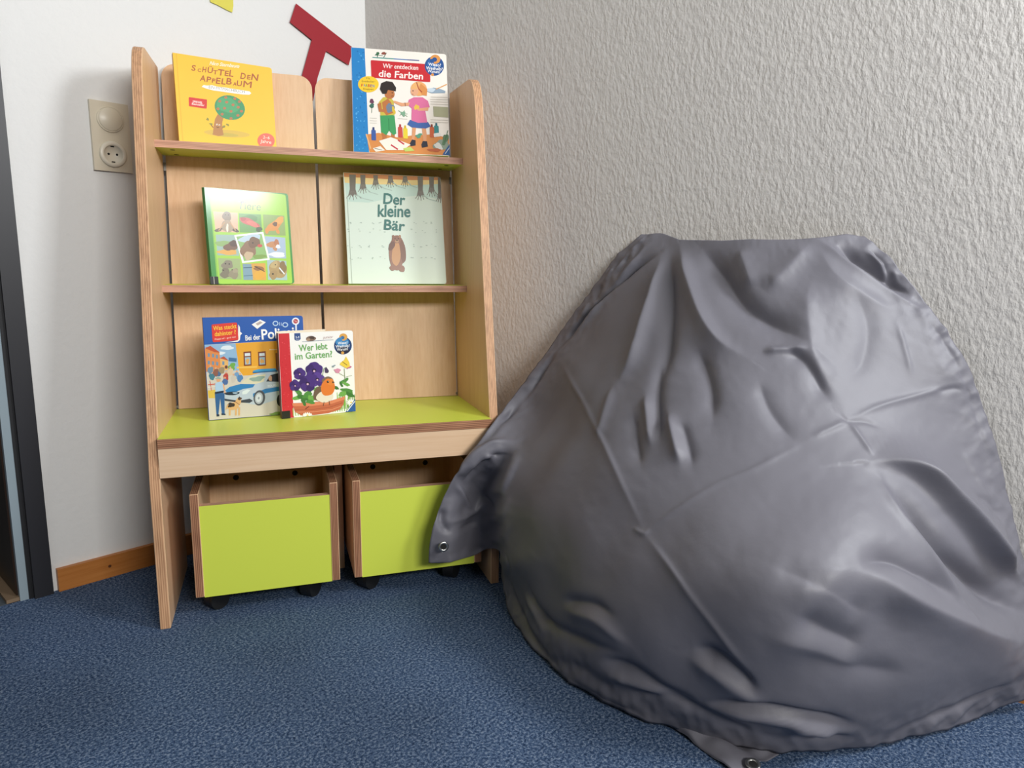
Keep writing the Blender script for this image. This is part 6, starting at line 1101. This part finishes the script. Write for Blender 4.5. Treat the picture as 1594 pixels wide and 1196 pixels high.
 [(-728,-1431,297),(-680,-1475,297),(-620,-1500,291),(-511,-1471,257),(-419,-1459,233),(-412,-1529,252),(-535,-1714,325),(-593,-1815,341),(-622,-1876,330),(-644,-1927,311),(-642,-1955,276),(-647,-1990,245),(-666,-2040,225),(-694,-2101,214),(-727,-2167,211),(-762,-2236,212),(-795,-2304,215),(-823,-2368,218),(-844,-2428,219),(-859,-2483,219),(-869,-2534,218),(-875,-2582,216),(-877,-2628,214),(-876,-2671,212),(-873,-2713,209),(-868,-2754,207),(-862,-2794,205),(-855,-2833,205),(-848,-2872,205),(-843,-2911,207),(-839,-2950,211),(-834,-2988,215),(-826,-3024,218),(-816,-3059,221),(-803,-3092,223),(-790,-3125,226),(-774,-3157,229),(-758,-3188,233),(-740,-3218,236),(-716,-3246,236),(-685,-3272,233),(-650,-3297,229),(-616,-3322,226),(-581,-3347,224),(-545,-3372,222),(-508,-3397,221),(-469,-3421,220),(-426,-3445,217),(-378,-3469,213),(-328,-3492,208),(-275,-3515,204),(-221,-3539,199),(-166,-3563,195),(-111,-3587,194),(-61,-3612,195),(-16,-3638,200),(26,-3664,208),(66,-3691,217),(110,-3717,225),(160,-3744,231),(216,-3771,234)],
 [(-731,-1429,264),(-685,-1473,264),(-629,-1502,262),(-524,-1478,234),(-423,-1457,210),(-409,-1521,231),(-497,-1675,288),(-589,-1802,316),(-611,-1851,293),(-612,-1877,254),(-601,-1893,206),(-615,-1934,176),(-642,-1990,157),(-677,-2057,149),(-716,-2130,147),(-754,-2203,149),(-787,-2273,153),(-815,-2339,156),(-836,-2400,157),(-851,-2457,157),(-861,-2509,156),(-865,-2559,155),(-866,-2606,153),(-865,-2651,151),(-861,-2694,149),(-856,-2737,147),(-849,-2777,146),(-841,-2817,145),(-833,-2857,145),(-827,-2897,148),(-824,-2937,152),(-818,-2976,156),(-808,-3013,158),(-797,-3048,160),(-783,-3082,162),(-767,-3115,164),(-749,-3147,166),(-731,-3179,169),(-713,-3210,173),(-688,-3239,174),(-654,-3265,170),(-618,-3291,165),(-583,-3316,162),(-547,-3342,161),(-510,-3368,159),(-470,-3393,157),(-428,-3418,156),(-384,-3443,153),(-336,-3467,150),(-287,-3491,147),(-235,-3516,143),(-181,-3540,140),(-124,-3565,136),(-68,-3589,134),(-18,-3615,137),(25,-3642,145),(62,-3669,156),(98,-3696,169),(135,-3723,182),(179,-3750,192),(228,-3777,198)],
 [(-732,-1427,229),(-688,-1471,229),(-635,-1502,230),(-539,-1486,210),(-429,-1457,186),(-406,-1513,212),(-486,-1664,267),(-569,-1772,279),(-585,-1806,241),(-555,-1798,174),(-564,-1828,132),(-590,-1876,102),(-626,-1939,85),(-667,-2014,80),(-709,-2092,81),(-748,-2168,84),(-782,-2241,88),(-808,-2309,90),(-828,-2371,91),(-842,-2428,90),(-850,-2482,89),(-853,-2533,88),(-853,-2581,86),(-851,-2628,84),(-848,-2673,84),(-842,-2717,83),(-834,-2759,82),(-824,-2800,81),(-814,-2839,80),(-806,-2880,82),(-801,-2921,85),(-794,-2961,88),(-785,-2999,90),(-772,-3035,92),(-756,-3070,92),(-737,-3103,93),(-716,-3134,93),(-693,-3166,95),(-671,-3197,98),(-645,-3227,99),(-612,-3255,96),(-576,-3282,93),(-542,-3309,91),(-507,-3337,91),(-469,-3363,90),(-428,-3389,88),(-384,-3414,87),(-337,-3439,84),(-289,-3465,82),(-242,-3491,81),(-193,-3516,80),(-140,-3542,77),(-83,-3567,75),(-24,-3592,72),(28,-3618,75),(68,-3646,86),(101,-3674,102),(132,-3701,119),(164,-3729,135),(201,-3757,150),(244,-3784,162)],
 [(-731,-1424,193),(-688,-1467,190),(-640,-1501,195),(-553,-1495,184),(-438,-1461,161),(-404,-1506,194),(-480,-1659,251),(-474,-1664,188),(-427,-1627,96),(-521,-1729,97),(-548,-1770,58),(-580,-1818,25),(-621,-1889,12),(-667,-1975,13),(-709,-2056,13),(-746,-2131,12),(-778,-2208,19),(-802,-2276,20),(-820,-2338,17),(-832,-2395,14),(-838,-2452,17),(-840,-2505,17),(-838,-2554,13),(-836,-2603,14),(-833,-2651,15),(-827,-2696,13),(-817,-2739,13),(-805,-2781,13),(-792,-2821,12),(-782,-2862,12),(-776,-2904,13),(-768,-2944,13),(-757,-2982,14),(-743,-3020,16),(-724,-3054,14),(-702,-3088,14),(-677,-3120,14),(-650,-3151,12),(-626,-3183,17),(-598,-3214,18),(-565,-3243,16),(-529,-3272,12),(-498,-3301,15),(-463,-3330,16),(-425,-3358,14),(-383,-3385,14),(-339,-3411,14),(-291,-3437,13),(-243,-3463,12),(-198,-3490,14),(-151,-3517,14),(-99,-3544,12),(-43,-3570,12),(16,-3596,10),(73,-3623,11),(111,-3650,25),(139,-3679,45),(166,-3707,66),(194,-3735,87),(225,-3763,107),(262,-3790,123)],
]
# folds and creases: (height mm, half width on either side mm, line through points in mm)
FOLDS = [
 (3,5,9,[(-55,-853,592),(-163,-1003,533),(-272,-1163,450),(-370,-1319,341)]),
 (3,5,9,[(-370,-1319,341),(-420,-1424,299),(-435,-1504,243),(-403,-1575,159)]),
 (2.2,6,6,[(-370,-1319,341),(-336,-1371,394),(-292,-1420,437),(-249,-1470,470),(-163,-1526,519)]),
 (2.5,6,5,[(-163,-1526,519),(-96,-1566,546)]),
 (2.5,5,6,[(-96,-1566,546),(-31,-1599,569),(50,-1653,590),(113,-1706,614)]),
 (3,6,5,[(-96,-1566,546),(-105,-1593,517),(-119,-1619,489)]),
 (-2,5,5,[(-100,-1546,562),(-99,-1565,546),(-76,-1587,544),(-59,-1612,535)]),
 (2,4,4,[(-366,-1291,342),(-372,-1320,340),(-365,-1327,352)]),
 (15,16,24,[(33,-1087,845),(-22,-1107,769),(-86,-1123,686),(-137,-1129,620),(-176,-1116,566)]),
 (-13,16,20,[(31,-1112,845),(-41,-1157,757),(-118,-1202,666),(-184,-1231,581)]),
 (16,14,26,[(43,-1127,868),(-12,-1184,799),(-79,-1255,721),(-116,-1315,672),(-126,-1384,643)]),
 (-17,22,34,[(31,-1185,864),(-18,-1268,801),(-55,-1338,744),(-66,-1411,710),(-60,-1476,671)]),
 (8,22,22,[(23,-1280,862),(-16,-1324,801),(-33,-1342,776)]),
 (9,20,30,[(52,-1420,872),(3,-1395,815),(-32,-1366,770)]),
 (9,26,30,[(12,-1443,803),(-26,-1450,741),(-71,-1486,648),(-86,-1537,582)]),
 (-9,10,20,[(-89,-1430,669),(-83,-1472,648),(-89,-1507,609),(-97,-1534,574)]),
 (8,10,8,[(-110,-1402,658),(-89,-1437,663),(-66,-1474,664)]),
 (-4,20,25,[(40,-1502,792),(31,-1546,719),(-8,-1558,649),(-62,-1539,604)]),
 (5,18,24,[(54,-1432,867),(33,-1479,804),(56,-1547,756),(81,-1588,738)]),
 (-9,12,14,[(-147,-1203,627),(-202,-1231,557),(-265,-1282,477)]),
 (9,12,12,[(-193,-1199,564),(-237,-1237,510),(-270,-1265,471)]),
 (9,11,12,[(-219,-1269,538),(-258,-1311,487),(-285,-1339,451)]),
 (-6,10,12,[(-220,-1187,526),(-265,-1227,474),(-296,-1260,437)]),
 (-9,14,20,[(-128,-1275,659),(-177,-1333,592),(-222,-1364,528)]),
 (-6,12,12,[(-228,-1303,525),(-261,-1340,481),(-284,-1362,453)]),
 (5,12,12,[(-175,-1107,565),(-222,-1118,502),(-258,-1129,455)]),
 (-6,14,18,[(-144,-1414,611),(-169,-1453,558),(-184,-1510,510)]),
 (34,50,10,[(-130,-1616,483),(-100,-1642,482),(-69,-1677,459),(-46,-1727,403),(6,-1777,337),(103,-1833,256)]),
 (-26,16,22,[(-138,-1649,457),(-128,-1700,412),(-107,-1749,351),(-18,-1788,276),(84,-1847,205)]),
 (6,12,12,[(-130,-1627,475),(-165,-1674,426),(-170,-1723,374),(-142,-1760,315),(-108,-1782,254)]),
 (16,16,34,[(-339,-1656,365),(-293,-1692,346),(-226,-1743,300),(-127,-1782,244),(48,-1856,163)]),
 (-13,22,14,[(-317,-1665,369),(-258,-1699,369),(-214,-1736,342),(-133,-1770,287)]),
 (3,6,6,[(-133,-1770,287),(-104,-1785,248),(-92,-1791,231)]),
 (-10,24,24,[(-408,-1607,303),(-369,-1648,272),(-311,-1688,237)]),
 (8,24,24,[(-399,-1580,353),(-373,-1644,334),(-324,-1678,292)]),
 (-9,26,22,[(-394,-1562,362),(-388,-1619,352),(-345,-1664,315),(-304,-1686,292)]),
 (-7,24,30,[(-409,-1597,241),(-334,-1670,207),(-225,-1736,176)]),
 (6,24,24,[(-426,-1562,262),(-387,-1628,245),(-305,-1690,197)]),
 (-11,10,24,[(-437,-1457,195),(-431,-1505,203),(-422,-1540,180),(-405,-1561,143)]),
 (8,12,20,[(-436,-1446,179),(-428,-1494,169),(-413,-1543,144),(-392,-1578,128)]),
 (10,7,20,[(-415,-1471,89),(-404,-1531,102),(-366,-1601,100),(-272,-1662,61)]),
 (-12,8,10,[(-419,-1473,98),(-407,-1542,122),(-360,-1618,117),(-259,-1677,74)]),
 (-9,9,16,[(-434,-1270,102),(-439,-1349,119),(-427,-1414,99),(-418,-1470,95)]),
 (8,10,14,[(-433,-1277,79),(-431,-1366,85),(-413,-1456,75)]),
 (-10,8,14,[(-429,-1314,58),(-422,-1412,83),(-409,-1490,77),(-372,-1553,59)]),
 (6,8,10,[(-362,-1585,72),(-338,-1622,82),(-290,-1648,61)]),
 (-8,8,10,[(-345,-1595,60),(-311,-1625,54),(-253,-1668,42)]),
 (-7,10,14,[(-390,-1149,159),(-423,-1243,197),(-439,-1312,200)]),
 (7,10,16,[(-397,-1160,145),(-433,-1266,177),(-444,-1351,158)]),
 (-8,10,16,[(-341,-1031,71),(-408,-1173,106),(-440,-1295,134),(-442,-1337,137)]),
 (-7,8,10,[(-327,-1003,131),(-345,-1044,99),(-387,-1127,94)]),
 (6,9,10,[(-310,-975,94),(-346,-1045,78),(-377,-1098,58)]),
 (-6,14,18,[(-389,-1109,24),(-423,-1226,53),(-427,-1323,51)]),
 (-18,7,7,[(39,-1080,854),(25,-1015,812),(10,-952,752),(-3,-886,682),(-35,-837,607)]),
 (-14,7,7,[(-35,-837,607),(-82,-807,534),(-156,-787,458),(-257,-786,385)]),
 (10,9,9,[(51,-1036,870),(23,-989,796),(0,-932,716),(-28,-876,634)]),
 (5,6,6,[(60,-1015,885),(47,-980,845),(33,-944,795)]),
 (-4,6,6,[(54,-993,866),(39,-973,824)]),
 (4,5,6,[(42,-946,819),(32,-926,779)]),
 (-4,6,6,[(33,-915,779),(13,-912,731)]),
 (4,6,6,[(21,-886,730),(3,-880,690)]),
 (-3,5,5,[(22,-855,712),(-1,-864,673)]),
 (7,8,12,[(61,-1429,879),(64,-1498,827),(90,-1570,778),(105,-1617,742)]),
 (-20,14,18,[(71,-1461,870),(82,-1516,832),(99,-1572,793),(110,-1606,766)]),
 (5,5,5,[(95,-1510,855),(99,-1528,842),(99,-1551,817),(93,-1569,787)]),
 (-4,4,4,[(102,-1516,857),(105,-1538,840),(101,-1560,811)]),
 (4,6,6,[(110,-1561,824),(106,-1576,799),(109,-1594,781)]),
 (-1.6,4,4,[(107,-1620,739),(109,-1664,680),(110,-1701,616),(113,-1730,546),(101,-1754,466)]),
 (-3,8,6,[(66,-1665,592),(94,-1690,598),(106,-1704,592)]),
 (2,6,6,[(70,-1587,720),(55,-1613,661),(44,-1630,615)]),
 (2.5,6,6,[(70,-1721,490),(73,-1745,445),(78,-1775,390)]),
 (-4,10,8,[(40,-1746,416),(68,-1766,396),(82,-1787,367)]),
 (-9,7,9,[(-281,-887,119),(-294,-932,50),(-361,-1050,26),(-411,-1178,14)]),
 (-5,6,8,[(-411,-1178,14),(-420,-1277,14),(-410,-1369,16)]),
 (3,6,6,[(-238,-819,64),(-292,-908,121)]),
 (3,6,6,[(-273,-874,39),(-287,-924,76)]),
 (3,6,6,[(-301,-928,11),(-314,-973,51)]),
 (-7,8,8,[(-177,-1712,37),(-116,-1751,49),(-21,-1800,62),(68,-1862,86)]),
 (4,6,6,[(-106,-1742,15),(-97,-1758,40)]),
 (4,6,6,[(-56,-1771,18),(-42,-1786,47)]),
 (-4,6,6,[(-78,-1758,14),(-70,-1772,42)]),
 (4,6,6,[(10,-1804,23),(27,-1821,51)]),
 (-4,6,6,[(-19,-1789,18),(-2,-1803,44)]),
 (4,6,6,[(58,-1835,34),(65,-1850,63)]),
 (-4,6,6,[(41,-1821,27),(50,-1835,52)]),
 (12,8,10,[(-320,-740,303),(-278,-775,360),(-236,-810,394),(-202,-854,402)]),
 (-16,8,14,[(-276,-743,281),(-262,-780,332),(-249,-827,371),(-228,-866,383)]),
 (10,8,10,[(-313,-751,309),(-269,-736,246),(-222,-741,194)]),
 (-9,9,12,[(-258,-754,298),(-214,-749,236),(-240,-810,232)]),
 (9,8,9,[(-238,-809,256),(-222,-729,199),(-325,-745,197)]),
 (-7,8,10,[(-278,-856,237),(-229,-736,169),(-328,-748,174)]),
 (-10,8,10,[(-336,-734,238),(-337,-730,201),(-324,-744,168)]),
 (-1.2,3,3,[(-357,-724,123),(-296,-748,108),(-203,-757,103)]),
]


def spline_up(a, m, axis):
    """Catmull-Rom refinement of a control net along one axis, m pieces per span"""
    a = np.moveaxis(a, axis, 0)
    n = a.shape[0]
    pad = np.concatenate([2 * a[:1] - a[1:2], a, 2 * a[-1:] - a[-2:-1]])
    out = []
    for i in range(n - 1):
        p0, p1, p2, p3 = pad[i], pad[i + 1], pad[i + 2], pad[i + 3]
        for k in range(m):
            t = k / m
            out.append(0.5 * (2 * p1 + (p2 - p0) * t + (2 * p0 - 5 * p1 + 4 * p2 - p3) * t * t + (3 * p1 - p0 - 3 * p2 + p3) * t ** 3))
    out.append(a[-1])
    return np.moveaxis(np.array(out), 0, axis)


def normals(g):
    ds = np.gradient(g, axis=1)
    dt = np.gradient(g, axis=0)
    n = np.cross(dt, ds)
    n /= np.linalg.norm(n, axis=2, keepdims=True) + 1e-12
    return n


def tarp_mesh():
    g = spline_up(spline_up(np.array(NET, float) / 2000.0, 7, 0), 7, 1)
    rows, cols = g.shape[:2]
    N = normals(g)
    side = np.array([-1.0, -0.35, 0.35])
    if (N @ side).mean() < 0:
        N = -N
    # soften the normal field so that folds push one way across tight turns
    for _ in range(50):
        N[1:-1, 1:-1] = (N[1:-1, 1:-1] * 2 + N[:-2, 1:-1] + N[2:, 1:-1] + N[1:-1, :-2] + N[1:-1, 2:]) / 6
    N /= np.linalg.norm(N, axis=2, keepdims=True)
    P = g.reshape(-1, 3)
    NN = N.reshape(-1, 3)
    D = np.zeros(len(P))
    for h, w1, w2, pts in FOLDS:
        q = np.array(pts, float) / 1000.0
        q = spline_up(q, 6, 0)
        seg = np.linalg.norm(np.diff(q, axis=0), axis=1)
        cum = np.r_[0, np.cumsum(seg)] / seg.sum()
        lo, hi = q.min(0) - 0.13, q.max(0) + 0.13
        idx = np.where(((P > lo) & (P < hi)).all(1))[0]
        if not len(idx):
            continue
        best = np.full(len(idx), 1e9)
        sgn = np.zeros(len(idx))
        tt = np.zeros(len(idx))
        X = P[idx]
        nx = NN[idx]
        for i in range(len(q) - 1):
            a, b = q[i], q[i + 1]
            ab = b - a
            t = np.clip(((X - a) @ ab) / (ab @ ab + 1e-12), 0, 1)
            d = X - (a + t[:, None] * ab)
            r = np.linalg.norm(d, axis=1)
            u = r < best
            best = np.where(u, r, best)
            s = np.einsum('ij,ij->i', np.cross(np.broadcast_to(ab, d.shape), nx), d)
            sgn = np.where(u, s, sgn)
            tt = np.where(u, cum[i] + t * (cum[i + 1] - cum[i]), tt)
        w = np.where(sgn < 0, w1, w2) / 1000.0
        taper = np.clip(np.minimum(tt, 1 - tt) / 0.28, 0, 1)
        taper = 0.10 + 0.90 * taper * taper * (3 - 2 * taper)
        f = np.exp(-(best / w) ** 1.45 * 1.1)
        D[idx] += 1.3 * h / 1000.0 * f * taper
    # slack: broad uneven swelling of loose cloth
    rnd = np.random.RandomState(4)
    for _ in range(26):
        k = rnd.normal(size=3)
        k = k / np.linalg.norm(k) * rnd.uniform(18, 60)
        D += 0.00040 * np.sin(P @ k + rnd.uniform(0, 6.28))
    # crinkled hems: short random creases along the sheet's edges
    R, Q = np.mgrid[0:rows, 0:cols]
    R = (R / (rows - 1)).ravel(); Q = (Q / (cols - 1)).ravel()
    hem = np.exp(-(Q / 0.055) ** 2) * np.clip(1.15 - R, 0, 1) + 0.8 * np.exp(-((1 - Q) / 0.05) ** 2) + 0.9 * np.exp(-((1 - R) / 0.035) ** 2)
    cr = np.zeros(len(P))
    for _ in range(18):
        k = rnd.normal(size=3)
        k = k / np.linalg.norm(k) * rnd.uniform(90, 260)
        cr += 0.5 - np.abs(np.sin((P @ k + rnd.uniform(0, 6.28) + 1.2 * np.sin(P @ k[::-1] * 0.35)) * 0.5))
    D += hem * cr * 0.0011
    D = D.reshape(rows, cols)
    for _ in range(1):
        D[1:-1] = (D[:-2] + 2 * D[1:-1] + D[2:]) / 4
        D[:, 1:-1] = (D[:, :-2] + 2 * D[:, 1:-1] + D[:, 2:]) / 4
    D = D.ravel()
    out = P + NN * D[:, None]
    out[:, 0] = np.minimum(out[:, 0], -WR * out[:, 1] - 0.004)
    out[:, 2] = np.maximum(out[:, 2], 0.003)
    bm = bmesh.new()
    vs = [bm.verts.new(p) for p in out]
    for j in range(rows - 1):
        for i in range(cols - 1):
            a = j * cols + i
            bm.faces.new((vs[a], vs[a + cols], vs[a + cols + 1], vs[a + 1]))
    # the corner that lies out on the carpet, crumpled over itself
    net = np.array([
        [(-0.372, -1.335, 0.004), (-0.397, -1.440, 0.004), (-0.424, -1.545, 0.004)],
        [(-0.377, -1.385, 0.016), (-0.396, -1.450, 0.013), (-0.422, -1.549, 0.008)],
        [(-0.364, -1.424, 0.030), (-0.380, -1.470, 0.021), (-0.405, -1.546, 0.010)],
        [(-0.345, -1.446, 0.016), (-0.362, -1.500, 0.012), (-0.375, -1.560, 0.007)],
        [(-0.325, -1.470, 0.006), (-0.338, -1.520, 0.010), (-0.322, -1.574, 0.005)],
    ])
    g2 = spline_up(spline_up(net, 10, 0), 16, 1)
    r2 = np.random.RandomState(9)
    for _ in range(14):
        k = r2.normal(size=3)
        k = k / np.linalg.norm(k) * r2.uniform(70, 220)
        g2[..., 2] += 0.0010 * np.sin(g2 @ k + r2.uniform(0, 6.28))
    g2[..., 2] = np.maximum(g2[..., 2], 0.003)
    A, B = g2.shape[:2]
    v2 = [bm.verts.new(p) for p in g2.reshape(-1, 3)]
    for j in range(A - 1):
        for i in range(B - 1):
            a = j * B + i
            bm.faces.new((v2[a], v2[a + 1], v2[a + B + 1], v2[a + B]))
    return bm


def cloth_mat():
    m = base_mat('grey_coated_fabric', '68676F', rough=0.50, spec=0.45)
    v = coords(m, 'Object')
    n = noise(m, v, 34, 4, 0.6)
    n2 = noise(m, v, 9, 3, 0.55)
    add = nd(m, 'ShaderNodeMath', operation='ADD')
    lk(m, n, add.inputs[0]); lk(m, n2, add.inputs[1])
    bump(m, add.outputs[0], 0.10, 0.006)
    return m


CLOTH = cloth_mat()
cover = link('fabric_cover', tarp_mesh(), CLOTH, None, smooth=True, keep=True)
cover['label'] = 'large grey fabric cover with metal eyelets draped over a bulky shape against stucco wall'
cover['category'] = 'fabric cover'
sol = cover.modifiers.new('thickness', 'SOLIDIFY')
sol.thickness = 0.0007
sol.offset = 0.0


def eyelet(loc, axis):
    bm = bmesh.new()
    prof = [(0.0064 + 0.0030 + 0.0030 * math.cos(a), 0.0015 * math.sin(a)) for a in [2 * math.pi * k / 10 for k in range(10)]]
    lathe(bm, prof, loc, axis, 32, 0, True)
    o = link('eyelet', bm, STEEL, cover, True)
    o['label'] = 'round metal eyelet at the corner'
    bm = bmesh.new()
    cyl(bm, Vector(loc) - Vector(axis).normalized() * 0.0003, axis, 0.0066, 0.0004, 24)
    link('eyelet_hole', bm, DARK, o)


eyelet((-0.356, -0.757, 0.149), (-0.477, -0.879, 0.1))
eyelet((-0.392, -1.556, 0.013), (-0.15, -0.1, 1))
